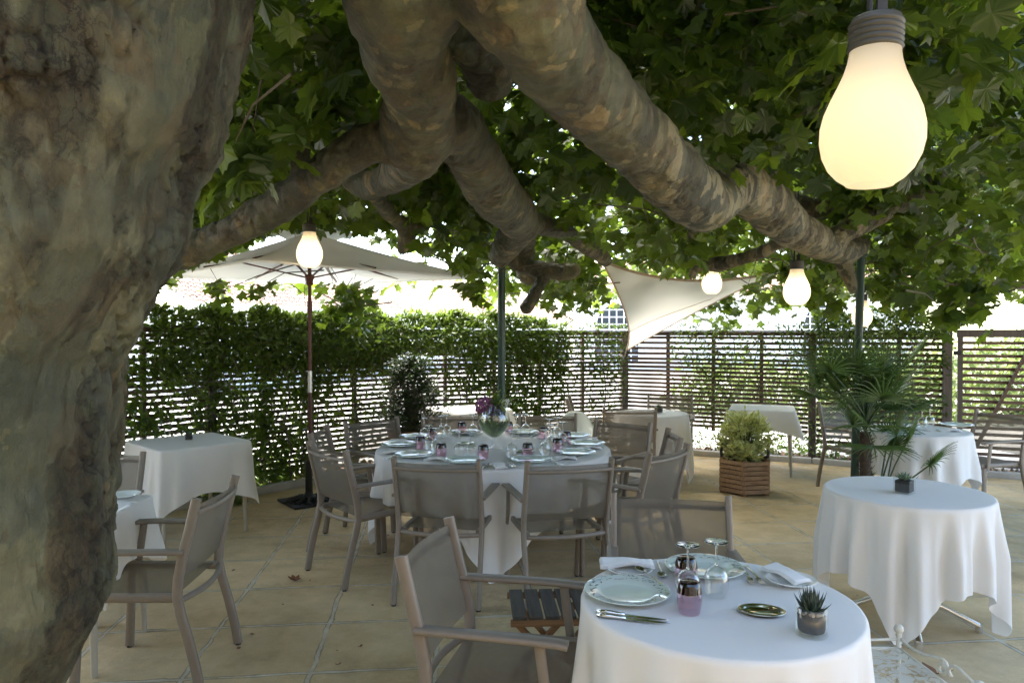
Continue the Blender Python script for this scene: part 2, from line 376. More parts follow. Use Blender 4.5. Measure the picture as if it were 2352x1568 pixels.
def floormat():
    q = N('stone_slab_paving'); c = q.coord()
    # slab grid: turned 6 degrees, 0.6 m squares
    o = P(418, 1559)
    m = q.n('Mapping', {'Vector': c, 'Location': (0, 0, 0)}, vector_type='POINT').outputs[0]
    sub = q.n('VectorMath', {0: m, 1: tuple(o)}, operation='SUBTRACT').outputs[0]
    rot = q.n('VectorRotate', {'Vector': sub, 'Angle': -R(6)}, rotation_type='Z_AXIS').outputs[0]
    nz = q.n('TexNoise', {'Vector': c, 'Scale': 4.0, 'Detail': 7.0, 'Roughness': .72}).outputs['Color']
    nz = q.n('VectorMath', {0: nz, 1: (.5, .5, .5)}, operation='SUBTRACT').outputs[0]
    nz = q.n('VectorMath', {0: nz, 'Scale': .045}, operation='SCALE').outputs[0]
    pd = q.n('VectorMath', {0: rot, 1: nz}, operation='ADD').outputs[0]
    sc = q.n('VectorMath', {0: pd, 'Scale': 1 / .6}, operation='SCALE').outputs[0]
    sx = q.n('SeparateXYZ', {0: sc})
    def edge(v):
        fr = q.math('FRACT', v); return q.math('MINIMUM', fr, q.math('SUBTRACT', 1.0, fr))
    e = q.math('MINIMUM', edge(sx.outputs[0]), edge(sx.outputs[1]))
    wv = q.math('MULTIPLY', q.math('SUBTRACT', q.noise(c, 2.6, 5, .7), .12), .052)
    jn = q.math('LESS_THAN', e, q.math('SUBTRACT', wv, .001))
    dark = q.math('LESS_THAN', q.math('ABSOLUTE', q.math('SUBTRACT', e, wv)), q.math('MULTIPLY', q.math('SUBTRACT', q.noise(c, 4.3, 4, .65), .40), .040))
    fl = q.n('VectorMath', {0: sc}, operation='FLOOR').outputs[0]
    wn = q.n('TexWhiteNoise', {'Vector': fl}, noise_dimensions='3D').outputs['Value']
    stain = q.noise(c, 1.3, 7, .68); mid = q.noise(c, 6, 5, .7); fine = q.noise(c, 140, 3, .7)
    base = q.ramp(stain, [(.28, (.35, .255, .13, 1)), (.45, (.52, .395, .22, 1)), (.6, (.60, .47, .28, 1)), (.78, (.66, .53, .335, 1))])
    base = q.mix(.55, base, q.ramp(wn, [(0, (.80, .80, .80, 1)), (1, (1.15, 1.14, 1.10, 1))]), 'MULTIPLY')
    base = q.mix(.5, base, q.ramp(mid, [(.3, (.78, .78, .75, 1)), (.7, (1.15, 1.15, 1.12, 1))]), 'MULTIPLY')
    base = q.mix(.4, base, q.ramp(fine, [(.3, (.75, .75, .75, 1)), (.7, (1.2, 1.2, 1.2, 1))]), 'MULTIPLY')
    spots = q.math('LESS_THAN', q.n('TexVoronoi', {'Vector': c, 'Scale': 5.0}).outputs['Distance'], q.math('MULTIPLY', q.noise(c, 1.1, 2), .07))
    base = q.mix(q.math('MULTIPLY', spots, .6), base, (.06, .045, .025, 1))
    jc = q.ramp(q.noise(c, 9, 4), [(.35, (.40, .36, .27, 1)), (.65, (.56, .53, .43, 1))])
    jm = q.math('GREATER_THAN', q.noise(c, 1.6, 3), .40)
    col = q.mix(q.math('MULTIPLY', jn, q.math('ADD', .40, q.math('MULTIPLY', jm, .5))), base, jc)
    col = q.mix(q.math('MULTIPLY', dark, .55), col, (.12, .09, .05, 1))
    h = q.math('SUBTRACT', q.math('ADD', q.math('MULTIPLY', mid, .3), q.math('MULTIPLY', fine, .15)), q.math('MULTIPLY', dark, .8))
    return q.done(q.bsdf(Base_Color=col, Roughness=.7, Normal=q.bump(h, .35, .006)))
M['floor'] = floormat()
q = N('pale_asphalt'); c = q.coord()
M['street'] = q.done(q.bsdf(Base_Color=q.ramp(q.noise(c, 1.2, 6), [(.3, (.30, .29, .27, 1)), (.7, (.42, .41, .39, 1))]), Roughness=.85))
q = N('dry_hillside'); c = q.coord()
M['hill'] = q.done(q.bsdf(Base_Color=q.ramp(q.noise(c, 1.4, 8, .75), [(.35, (.16, .20, .07, 1)), (.6, (.42, .40, .26, 1))]), Roughness=.9))
q = N('strip_soil'); c = q.coord()
M['strip'] = q.done(q.bsdf(Base_Color=q.ramp(q.noise(c, 22, 6, .8), [(.3, (.05, .035, .022, 1)), (.5, (.20, .15, .10, 1)), (.7, (.42, .37, .30, 1))]), Roughness=.9, Normal=q.bump(q.noise(c, 40, 4), .8, .02)))
q = N('roof_tile'); c = q.coord()
M['tile'] = q.done(q.bsdf(Base_Color=q.ramp(q.noise(c, 3.5, 5, .7), [(.3, (.20, .105, .07, 1)), (.5, (.32, .20, .145, 1)), (.7, (.40, .31, .24, 1))]), Roughness=.85))
def openwork():
    q = N('perforated_scroll_sheet'); c = q.coord()
    n1 = q.noise(c, 13, 1.2, .4, 1.4)
    a = q.math('LESS_THAN', q.math('ABSOLUTE', q.math('SUBTRACT', n1, .44)), .028)
    n2 = q.noise(q.map(c, (1, 1, 1), (0, 0, .8), (3.1, 1.7, 0)), 15, 1.2, .4, 1.2)
    b = q.math('LESS_THAN', q.math('ABSOLUTE', q.math('SUBTRACT', n2, .56)), .022)
    hole = q.math('MAXIMUM', a, b)
    p = q.bsdf(Base_Color=(.60, .58, .50, 1), Roughness=.4)
    t = q.n('BsdfTransparent').outputs[0]
    return q.done(q.mixs(hole, p, t))
M['openwork'] = openwork()

# ------------------------------------------------------------------ world + sun
w = bpy.data.worlds.new('World'); scene.world = w; w.use_nodes = True
nt = w.node_tree; bg = nt.nodes['Background']
sky = nt.nodes.new('ShaderNodeTexSky'); sky.sky_type = 'NISHITA'; sky.sun_disc = False
SUN_EL, SUN_AZ = R(58), R(-50)          # azimuth clockwise from +y
sky.sun_elevation = SUN_EL; sky.sun_rotation = SUN_AZ; sky.dust_density = 2.2; sky.air_density = 1.0
nt.links.new(sky.outputs[0], bg.inputs[0]); bg.inputs[1].default_value = .12
sl = bpy.data.lights.new('sun', 'SUN'); sl.energy = 3.0; sl.angle = R(48); sl.color = (1, .93, .80)
so = bpy.data.objects.new('sun', sl); COL.objects.link(so)
sd = Vector((math.sin(SUN_AZ) * math.cos(SUN_EL), math.cos(SUN_AZ) * math.cos(SUN_EL), math.sin(SUN_EL)))
so.rotation_euler = sd.to_track_quat('Z', 'Y').to_euler()
vs_ = scene.view_settings; vs_.view_transform = 'Standard'; vs_.look = 'None'; vs_.gamma = 1; vs_.exposure = 3.15
scene.cycles.max_bounces = 10; scene.cycles.transparent_max_bounces = 24; scene.cycles.transmission_bounces = 8
scene.cycles.diffuse_bounces = 5; scene.cycles.caustics_reflective = False; scene.cycles.caustics_refractive = False
scene.cycles.sample_clamp_indirect = 6; scene.cycles.use_denoising = True

# ------------------------------------------------------------------ setting
def sheet(name, poly, z, mat, kind='structure'):
    b = MB(); b.add([(x, y, z) for x, y in poly], [tuple(range(len(poly)))]); return tag(b.build(name, mat), kind=kind)
sheet('street', [(-300, -40), (300, -40), (300, 400), (-300, 400)], -.02, M['street'])
K = [(-5.6, 3.54), (-3.16, 6.51), (-2.11, 7.79), (-1.45, 8.55), (1.55, 9.95), (3.75, 8.95), (5.0, 8.25), (8.2, 7.0)]
FP = [(-5.04, 4.70), (-3.01, 7.17), (-1.48, 9.03), (1.63, 10.4), (3.87, 9.25), (5.21, 8.6), (7.9, 7.5)]
sheet('patio_floor', [(-5.6, -6), (9, -6), (9, 6.6)] + K[::-1], 0, M['floor'])
b = MB()
for i in range(len(K) - 1):
    a = Vector((*K[i], .02)); c_ = Vector((*K[i + 1], .02)); d = (c_ - a).normalized()
    nrm = Vector((-d.y, d.x, 0)); n_ = max(1, int((c_ - a).length / .8))
    for k in range(n_):
        p = a.lerp(c_, k / n_) + nrm * .05; q_ = a.lerp(c_, (k + 1) / n_ - .006) + nrm * .05
        b.bar(p, q_, .09, .10 + .006 * (k % 2))
kb = b.build('kerb', M['kerb'], bevel=.008); tag(kb, kind='structure')
strip = [Vector((*k, .012)) for k in K]
outer = []
for i, k in enumerate(strip):
    d = (strip[min(i + 1, 7)] - strip[max(i - 1, 0)]).normalized(); outer.append(k + Vector((-d.y, d.x, 0)) * .62)
b = MB(); b.add([tuple(v) for v in strip] + [tuple(v) for v in outer], [(i, i + 1, i + 9, i + 8) for i in range(7)])
tag(b.build('planting_strip', M['strip']), kind='structure')
b = MB()
b.grid(40, 12, lambda u, v: (8 + 60 * u, 24 + 40 * v, -.1 + (v ** .8) * 9 * (.6 + .4 * u) * min(1, u * 3) + .6 * mnoise.noise(Vector((u * 14, v * 9, 0)))))
tag(b.build('hill', M['hill'], smooth=True), kind='structure')

# pebbles and dead leaves lying in the planting strip : uncountable
def strip_point():
    i = rng.choice(7, p=np.array([.10, .08, .08, .24, .26, .14, .10])); t = rng.random(); wv = rng.random() * .5 + .07
    p = strip[i].lerp(strip[i + 1], t); o = outer[i].lerp(outer[i + 1], t); return p.lerp(o, wv / .62)
n = 1500; pos = np.array([strip_point() for _ in range(n)]); pos[:, 2] += .012
ic_v = [(0, 0, .6), (.5, 0, 0), (.15, .48, 0), (-.4, .3, 0), (-.4, -.3, 0), (.15, -.48, 0), (0, 0, -.6)]
ic_f = [(0, 1, 2), (0, 2, 3), (0, 3, 4), (0, 4, 5), (0, 5, 1), (6, 2, 1), (6, 3, 2), (6, 4, 3), (6, 5, 4), (6, 1, 5)]
rv = lambda n: rng.normal(size=(n, 3))
tag(scatter('pebbles', ic_v, ic_f, pos, rv(n), rv(n) * .3 + [0, 0, 1], rng.uniform(.02, .055, n), M['pebble'], smooth=True), 'pale pebbles strewn in the planting strip along the fence', 'pebbles', kind='stuff')

# ------------------------------------------------------------------ leaf templates
def leaf_template(full=True, cup=.16, wav=.04):
    half = [(0, 1.0), (6, .85), (11, .86), (17, .72), (27, .58), (36, .70), (41, .76), (50, .95), (57, .78), (64, .80), (76, .60), (88, .60), (100, .66), (112, .78), (124, .60), (140, .52), (158, .44), (173, .26)]
    if not full: half = [(0, 1.0), (12, .80), (27, .56), (51, .93), (64, .74), (84, .56), (113, .74), (138, .50), (172, .25)]
    pts = [(math.sin(R(a)) * r, math.cos(R(a)) * r) for a, r in half]
    pts += [(-x, y) for x, y in pts[::-1][:-1]]
    vs = [(0, .3, .05)] + [(x, y + .3, .05 - cup * (x * x + y * y) + wav * math.sin(7 * x + 3 * y) + abs(x) * (cup - .16) * .8) for x, y in pts]
    k = len(pts)
    fs = [(0, 1 + (i + 1) % k, 1 + i) for i in range(k)]
    return vs, fs
LEAF_C = leaf_template(True, .42, .10); LEAF_F = leaf_template(True); LEAF_S = leaf_template(False)
LANCE = ([(0, 0, 0), (.2, .35, .06), (.14, .75, .03), (0, 1, -.06), (-.14, .75, .03), (-.2, .35, .06), (0, .5, 0)],
         [(0, 1, 6), (1, 2, 6), (2, 3, 6), (3, 4, 6), (4, 5, 6), (5, 0, 6)])

def dead_leaf(p, size, label, rz):
    vs, fs = LEAF_F
    b = MB(); vv = [(x * size, y * size, abs(x) * size * .45 + .35 * size * (y - .3) ** 2 + .005) for x, y, z in vs]
    b.add(vv, fs); o = b.build('dead_leaf', M['dry_leaf']); o.location = p; o.rotation_euler = (R(6), R(5), rz)
    return tag(o, label, 'fallen leaf', 'dry leaves fallen on the paving')
dead_leaf(P(678, 1336), .055, 'curled brown leaf lying on the paving between the left chair and the big table', .6)
dead_leaf(P(2155, 1548, 0.0), .10, 'rusty brown leaf on the floor beside the white iron stool', 2.2)
dead_leaf(P(1790, 1318), .035, 'small brown leaf on the slabs just left of the bare round table', 1.2)
dead_leaf(P(2290, 1322), .05, 'brown leaf on the slabs at the right edge past the bare round table', 1.9)
dead_leaf(P(1640, 1110), .03, 'tiny brown leaf on the floor left of the hexagonal planter', 2.9)

rl = random.Random(21)
for k in range(16):
    px, py = rl.choice([(rl.uniform(520, 900), rl.uniform(1230, 1560)), (rl.uniform(1620, 2340), rl.uniform(1090, 1480))])
    p_ = P(px, py); o = dead_leaf(p_, rl.uniform(.010, .022), 'tiny scrap of dry leaf lying on the paving', rl.uniform(0, 6)); o['group'] = 'tiny dry leaf scraps on the paving'
# ------------------------------------------------------------------ plane tree
def limb_pts(lst): return [(PD(x, y, d), r) for x, y, d, r in lst]
RB = random.Random(3)
def noisy_tube(mb, pr, n=16, sub=6, amp=.10, seed=0):
    # catmull-rom through points, lumpy radius
    P_ = [p for p, r in pr]; Rr = [r for p, r in pr]
    out = []; rad = []
    for i in range(len(P_) - 1):
        p0 = P_[max(i - 1, 0)]; p1 = P_[i]; p2 = P_[i + 1]; p3 = P_[min(i + 2, len(P_) - 1)]
        for k in range(sub):
            t = k / sub
            v = .5 * ((2 * p1) + (p2 - p0) * t + (2 * p0 - 5 * p1 + 4 * p2 - p3) * t * t + (3 * p1 - p0 - 3 * p2 + p3) * t ** 3)
            r = Rr[i] * (1 - t) + Rr[i + 1] * t
            out.append(v); rad.append(r * (1 + amp * mnoise.noise(v * 4 + Vector((seed, 0, 0)))))
    out.append(P_[-1]); rad.append(Rr[-1] * .9)
    # rounded tip
    d = (out[-1] - out[-2]).normalized(); out.append(out[-1] + d * Rr[-1] * .5); rad.append(Rr[-1] * .45)
    mb.tube(out, rad, n)
LIMBS = {}
def tree_bark():
    mb = MB()
    # trunk: measured right-hand outline
    edge = [(600, -60), (585, 0), (578, 60), (560, 170), (512, 250), (484, 330), (472, 400), (455, 470), (422, 560), (392, 600), (376, 650), (342, 710), (327, 780), (305, 860), (291, 960), (286, 1040), (283, 1130), (280, 1215), (262, 1280), (235, 1335), (203, 1385), (163, 1445), (140, 1500), (115, 1568)]
    cy = 1.72; ring = []
    ky = [-60, 0, 170, 250, 330, 400, 470, 560, 600, 650, 710, 780, 860, 960, 1040, 1130, 1215, 1280, 1335, 1385, 1445, 1500, 1568]
    kv = [15, 15, 20, 35, 45, 30, 25, 40, 55, 55, 48, 40, 28, 25, 28, 18, 8, 35, 70, 110, 165, 215, 270]
    edge = [(x - float(np.interp(y, ky, kv)), y) for x, y in edge]
    for px, py in edge:
        r = .50; al = math.atan((px - 1176) / F); cx = -1
        for _ in range(40):
            D = math.hypot(cx, cy); ac = al - math.asin(r / D); cx = math.tan(ac) * cy
        D = math.hypot(cx, cy); L = math.sqrt(D * D - r * r); yt = L * math.cos(al)
        ring.append((Vector((cx, cy, PD(px, py, yt).z)), r))
    ring = ring[::-1]
    z0 = ring[0][0].z
    low = [(Vector((ring[0][0].x - .12, cy, -.1)), .62), (Vector((ring[0][0].x - .10, cy, .25)), .52), (Vector((ring[0][0].x - .05, cy, z0 * .7)), .48)]
    top = ring[-1][0]
    hi = [(Vector((top.x + .05, cy, 2.75)), .50), (Vector((top.x + .08, cy, 3.05)), .46), (Vector((top.x + .05, cy + .05, 3.5)), .34), (Vector((top.x - .05, cy + .1, 4.2)), .18)]
    allr = low + ring + hi
    mb.tube([p for p, r in allr], [r for p, r in allr], 40)
    t0 = Vector((top.x + .05, cy, 2.95))
    L = {}
    L['a'] = [(t0, .30), (Vector((-.52, 1.85, 3.0)), .22)] + limb_pts([(905, -120, 2.0, .185), (925, 0, 2.15, .175), (925, 90, 2.3, .148), (958, 180, 2.5, .132), (965, 250, 2.75, .140), (957, 320, 2.95, .160), (965, 372, 3.02, .12)])
    L['b'] = [(t0 + Vector((.1, 0, .15)), .28), (Vector((-.25, 1.75, 3.08)), .22)] + limb_pts([(1150, -130, 1.95, .18), (1190, -20, 2.05, .17), (1255, 90, 2.25, .148), (1330, 190, 2.5, .142), (1400, 260, 2.75, .142), (1470, 330, 3.0, .148), (1540, 400, 3.3, .155), (1590, 450, 3.6, .155), (1622, 468, 3.8, .148), (1655, 445, 4.05, .132), (1690, 430, 4.3, .14), (1745, 455, 4.6, .155), (1790, 500, 4.9, .15), (1840, 535, 5.3, .135), (1900, 565, 5.9, .12), (1945, 575, 6.3, .11), (1975, 560, 6.6, .10)])
    L['c'] = limb_pts([(905, 330, 2.95, .10), (850, 330, 2.97, .085), (770, 375, 3.02, .078), (690, 435, 3.1, .078), (600, 495, 3.2, .080), (500, 545, 3.3, .078), (420, 575, 3.35, .085), (330, 605, 3.4, .085)])
    L['d'] = limb_pts([(1010, 270, 2.95, .13), (1070, 330, 3.3, .125), (1110, 400, 3.8, .14), (1150, 460, 4.4, .15), (1195, 510, 5.2, .14), (1170, 555, 6.2, .13), (1150, 585, 7.1, .12), (1150, 598, 7.3, .09)])
    L['e'] = limb_pts([(1190, 505, 5.2, .11), (1240, 515, 5.6, .085), (1290, 530, 6.1, .07), (1340, 560, 6.7, .075), (1380, 585, 7.2, .075), (1392, 602, 7.5, .06)])
    L['f'] = limb_pts([(1160, 575, 7.2, .08), (1185, 605, 7.3, .075), (1235, 618, 7.35, .09), (1290, 625, 7.4, .10), (1325, 620, 7.4, .08)])
    L['g'] = limb_pts([(1260, 625, 7.35, .07), (1240, 655, 7.3, .06), (1220, 690, 7.25, .065), (1206, 712, 7.2, .065)])
    L['h'] = limb_pts([(960, 355, 3.05, .11), (910, 400, 3.9, .09), (850, 425, 4.3, .09), (800, 410, 4.5, .07)])
    L['i'] = limb_pts([(855, 430, 4.5, .06), (880, 470, 5.0, .055), (910, 505, 5.4, .05), (960, 520, 5.8, .055), (1010, 500, 6.2, .05)])
    L['j'] = limb_pts([(925, 510, 5.5, .06), (935, 545, 5.6, .07), (925, 575, 5.6, .055)])
    L['k'] = limb_pts([(700, 490, 7.4, .05), (780, 480, 7.2, .05), (870, 455, 6.9, .055), (980, 430, 6.5, .06)])
    L['l'] = limb_pts([(1060, 60, 2.8, .12), (1120, 130, 3.0, .12), (1130, 190, 3.2, .11)])
    L['m'] = limb_pts([(1800, 555, 5.4, .05), (1730, 585, 5.6, .05), (1650, 607, 5.9, .06), (1600, 612, 6.0, .055), (1588, 640, 6.0, .04)])
    L['n'] = limb_pts([(1600, 470, 5.4, .07), (1596, 540, 5.8, .06), (1595, 600, 6.0, .06)])
    L['o'] = limb_pts([(1900, 560, 6.1, .07), (1935, 600, 6.3, .07), (1953, 640, 6.3, .06), (1958, 670, 6.3, .045)])
    L['p'] = limb_pts([(1900, 560, 5.9, .09), (1960, 520, 6.0, .10), (2030, 480, 6.1, .11), (2110, 440, 6.2, .11), (2200, 400, 6.4, .10), (2320, 360, 6.8, .09), (2450, 330, 7.2, .08)])
    L['q'] = limb_pts([(1760, 440, 6.6, .10), (1830, 470, 6.4, .09), (1900, 485, 6.3, .09)])
    L['r'] = limb_pts([(1740, 430, 5.6, .14), (1755, 330, 5.6, .15), (1765, 220, 5.5, .16), (1740, 100, 5.5, .17), (1700, -40, 5.5, .16)])
    L['s'] = limb_pts([(1215, 500, 6.3, .10), (1200, 590, 7.6, .12), (1215, 640, 7.9, .10)])
    L['t'] = limb_pts([(700, 420, 4.9, .06), (680, 330, 4.8, .09), (690, 260, 4.7, .10), (730, 180, 4.6, .10)])
    for i, (k, pr) in enumerate(L.items()): noisy_tube(mb, pr, seed=i * 7.3)
    global LIMBS; LIMBS = L
    me = bpy.data.meshes.new('tmp'); me.from_pydata(mb.v, [], mb.f); me.update()
    o = bpy.data.objects.new('tmp', me); COL.objects.link(o)
    m = o.modifiers.new('r', 'REMESH'); m.mode = 'VOXEL'; m.voxel_size = .0125; m.use_smooth_shade = True
    s = o.modifiers.new('s', 'SMOOTH'); s.factor = .5; s.iterations = 10
    dg = bpy.context.evaluated_depsgraph_get(); ev = o.evaluated_get(dg)
    me2 = bpy.data.meshes.new_from_object(ev)
    bpy.data.objects.remove(o)
    n = len(me2.vertices); co_ = np.empty(n * 3, np.float32); me2.vertices.foreach_get('co', co_); co_ = co_.reshape(-1, 3)
    no = np.empty(n * 3, np.float32); me2.vertices.foreach_get('normal', no); no = no.reshape(-1, 3)
    crack = np.zeros(n, np.float32)
    sst = lambda a, b_, x: max(0.0, min(1.0, (x - a) / (b_ - a)))
    for i in range(n):
        v = Vector(co_[i]); tr = v.x < -.55 and v.y < 2.4
        if v.z > 3.2: continue
        d = .016 * mnoise.noise(v * 5)
        if tr:
            if v.x + v.y * .55 > .9 or v.y > 2.0: pass
            bd = mnoise.noise(Vector((v.x * 3.3, v.y * 3.3, v.z * .8 + 2)))
            bn = .25 + .75 * sst(-.16, .06, bd)
            w_ = Vector((v.x, v.y, v.z)) + mnoise.noise_vector(v * 7) * .035
            ds, _ = mnoise.voronoi(Vector((w_.x * 20, w_.y * 20, w_.z * 11)))
            e_ = 1 - sst(.0, .17, ds[1] - ds[0])
            if mnoise.noise(w_ * 6) < -.12: e_ *= .25
            d += .030 * mnoise.noise(Vector((v.x * 4, v.y * 4, v.z * 2.2 + 5))) + .010 * mnoise.noise(Vector((v.x * 13, v.y * 13, v.z * 5)))
            d += bn * (.010 - .020 * e_ + .010 * mnoise.noise(v * 26))
            crack[i] = max(0, bn - .25) * 1.33 * e_
        else:
            d += .009 * mnoise.noise(Vector((v.x * 15, v.y * 15, v.z * 9 + 3))) + .006 * mnoise.noise(v * 30)
            w_ = v + mnoise.noise_vector(v * 8) * .03
            ds, _ = mnoise.voronoi(w_ * 13)
            bn = sst(.10, .32, mnoise.noise(v * 2.6 + Vector((9, 0, 0))))
            e_ = 1 - sst(.0, .16, ds[1] - ds[0]); d -= bn * .008 * e_; crack[i] = bn * e_ * .8
        co_[i] += no[i] * d
    me2.vertices.foreach_set('co', co_.reshape(-1)); me2.update()
    at = me2.attributes.new('crack', 'FLOAT', 'POINT'); at.data.foreach_set('value', crack)
    me2.materials.clear(); me2.materials.append(M['bark'])
    me2.polygons.foreach_set('use_smooth', [True] * len(me2.polygons))
    return me2
TREE = thing('plane_tree', 'huge mottled plane tree, trunk in the left foreground, its limbs and leaves roofing the terrace', 'tree', (-1.3, 1.72, 0))
me = tree_bark(); me.name = 'trunk'
tr = bpy.data.objects.new('trunk', me); COL.objects.link(tr); tr.parent = TREE; tr.location = (1.3, -1.72, 0)

def in_canopy(x, y):
    return True
def zlow(x, y):
    d = math.hypot(x * .8, y)
    nz = mnoise.noise(Vector((x * .9, y * .9, 1.7)))
    nz2 = mnoise.noise(Vector((x * 2.3, y * 2.3, 7.7)))
    if d < 3.2: base = 2.72
    elif d < 4.5: base = 2.72 - (d - 3.2) * .15
    elif d < 7.4: base = 2.50 - (d - 4.5) * .02
    else: base = 2.44 - min(1, (d - 7.4) / 1.2) * .26
    return base + .10 * nz + .06 * nz2
centers = []
tries = 0
while len(centers) < 2300 and tries < 40000:
    tries += 1
    y = rng.uniform(.9, 11.2); x = rng.uniform(-6.2, 8.8)
    if abs(x) > y * .78 + 1.6: continue
    if x < -1.3 and y < 2.9: continue
    zl = zlow(x, y); z = zl + .12 + (rng.random() ** 1.25) * 1.75
    if mnoise.noise(Vector((x * .95, y * .95, z * 1.2 + 4))) < -.06 - (.12 if x < 0 else 0): continue
    if y > 10 and x < 1.2: continue
    if x < -.5 and y > 8.6: continue
    centers.append((x, y, z))
centers = np.array(centers)
# hanging sprays seen below the canopy
hang = []
def spray(px, py, dep, n, sp=(.16, .12, .16)):
    c0 = PD(px, py, dep)
    for _ in range(n): hang.append((c0.x + rng.normal() * sp[0], c0.y + rng.normal() * sp[1], c0.z + rng.normal() * sp[2], 7))
for a in [(520, 655, 6.9, 3, (.10, .08, .03)), (570, 660, 6.8, 2, (.06, .06, .04)), (355, 640, 5.2, 2, (.05, .05, .05)), (800, 640, 7.9, 9, (.16, .1, .12)), (815, 690, 7.9, 9, (.13, .1, .13)), (825, 740, 7.9, 4, (.08, .08, .08)),
          (985, 645, 7.9, 5, (.15, .1, .1)), (1075, 640, 6.9, 6, (.10, .1, .08)), (1110, 670, 6.9, 3, (.08, .08, .05)), (1190, 655, 7.0, 5, (.10, .1, .08)), (1270, 680, 7.6, 6, (.16, .1, .10)), (1300, 710, 7.7, 4, (.10, .1, .06)), (1350, 640, 8.2, 6, (.15, .1, .10)),
          (1560, 640, 10.9, 9, (.25, .15, .08)), (1640, 690, 10.7, 10, (.16, .1, .14)), (1660, 740, 10.7, 5, (.08, .08, .12)), (1730, 690, 10.7, 12, (.24, .1, .12)), (1800, 640, 7.2, 12, (.3, .2, .1)), (1900, 660, 7.6, 12, (.3, .2, .12)), (2010, 650, 7.5, 10, (.28, .2, .12)), (2080, 640, 7.2, 10, (.25, .2, .14)), (2130, 700, 7.2, 6, (.15, .1, .1)),
          (2230, 690, 6.0, 8, (.16, .1, .10)), (2300, 640, 5.6, 7, (.2, .2, .12)), (2340, 560, 5.4, 4, (.16, .2, .2)), (2200, 600, 6.2, 7, (.24, .2, .12)), (1480, 620, 8.4, 8, (.3, .2, .1)), (700, 600, 8.4, 6, (.3, .2, .1)), (470, 510, 4.6, 5, (.16, .15, .12)), (440, 540, 4.4, 3, (.08, .08, .05)),
          (1560, 520, 5.0, 6, (.2, .2, .12)), (1450, 560, 5.6, 6, (.25, .2, .12)), (1060, 540, 5.5, 8, (.14, .2, .16)), (1090, 590, 6.2, 8, (.14, .2, .10)), (1010, 570, 7.0, 7, (.2, .2, .1)), (880, 560, 7.8, 5, (.2, .2, .08))]:
    spray(*a)
# big dark foreground leaves under the near limbs
for a in [(640, 120, 2.9, 10, (.20, .14, .16)), (700, 260, 3.0, 10, (.16, .14, .16)), (570, 330, 2.9, 8, (.14, .12, .14)), (800, 260, 3.2, 6, (.12, .1, .16)), (500, 430, 3.0, 6, (.10, .1, .12)), (760, 60, 2.8, 6, (.14, .1, .1))]:
    spray(*a)
P_, T_, Nn, S_ = [], [], [], []
def add_leaves(c0, cnt, spread, smin=.09, smax=.145):
    for _ in range(cnt):
        o = rng.normal(size=3) * spread * (1, 1, .7)
        P_.append(c0 + o); a = rng.random() * 6.283
        T_.append((math.cos(a) * .8, math.sin(a) * .8, -.55 + rng.normal() * .35))
        Nn.append((rng.normal() * .55, rng.normal() * .55, 1.0)); S_.append(rng.uniform(smin, smax) * rng.uniform(.65, 1.1))
for c0 in centers: add_leaves(c0, 18, .21, .085, .138)
for _ in range(560):   # upper crown layers, added to darken the canopy and terrace
    add_leaves(np.array((rng.uniform(-7, 4.5), rng.uniform(1.6, 8.5), rng.uniform(4.0, 5.2))), 8, .28, .20, .30)
for _ in range(130):   # sparse unseen crown behind the viewer, added to cut light from that side
    add_leaves(np.array((rng.uniform(-6, -1.5), rng.uniform(-3, 1.2), rng.uniform(3.0, 4.2))), 9, .28, .16, .24)
for c0 in hang: add_leaves(np.array(c0[:3]), c0[3], .085, .075, .125)
P_ = np.array(P_); T_ = np.array(T_); Nn = np.array(Nn); S_ = np.array(S_)
# keep leaves off the limbs, lamps and the table under them
keep = np.ones(len(P_), bool)
LAMPS = [('big', PD(2003, 290, 1.50), 1.0)]
for key, pr in LIMBS.items():
    for i in range(len(pr) - 1):
        for t in (0, .33, .66):
            p = np.array(pr[i][0].lerp(pr[i + 1][0], t)); r = pr[i][1]
            dd = P_ - p; keep &= ~((np.hypot(dd[:, 0], dd[:, 1]) < r + .10) & (dd[:, 2] < r * .6) & (dd[:, 2] > -.45))
bl = np.array(PD(2003, 250, 1.50)); dd = P_ - bl; keep &= ~((np.hypot(dd[:, 0], dd[:, 1]) < .55) & (dd[:, 2] < .5))
keep &= ~((P_[:, 1] < 1.5) & (np.abs(P_[:, 0]) < 1.3) & (P_[:, 2] < 2.9))
# air kept free under the sail, the parasol and round the lamps (they hang in clear space)
PXl = 1176 + F * P_[:, 0] / np.maximum(P_[:, 1], .1); PYl = 762 - F * (P_[:, 2] - CAMZ) / np.maximum(P_[:, 1], .1)
def inpoly(poly):
    ins = np.zeros(len(P_), bool); k = len(poly)
    for i in range(k):
        (x0, y0), (x1, y1) = poly[i], poly[(i + 1) % k]
        c_ = ((y0 > PYl) != (y1 > PYl)) & (PXl < (x1 - x0) * (PYl - y0) / (y1 - y0 + 1e-9) + x0); ins ^= c_
    return ins
front = P_[:, 1] > .3
keep &= ~(inpoly([(1360, 585), (1460, 610), (1560, 622), (1700, 618), (1740, 640), (1600, 720), (1440, 812), (1420, 700)]) & (P_[:, 1] < 10.4) & front)
keep &= ~(inpoly([(470, 600), (560, 555), (650, 520), (780, 525), (900, 560), (1100, 628), (1090, 648), (740, 650), (500, 645), (380, 640)]) & (P_[:, 1] < 8.6) & (P_[:, 1] > 2.5))
keep &= ~(inpoly([(880, 255), (700, 375), (560, 470), (420, 530), (355, 545), (355, 650), (480, 620), (620, 550), (760, 460), (900, 400)]) & (P_[:, 1] < 3.6) & front)
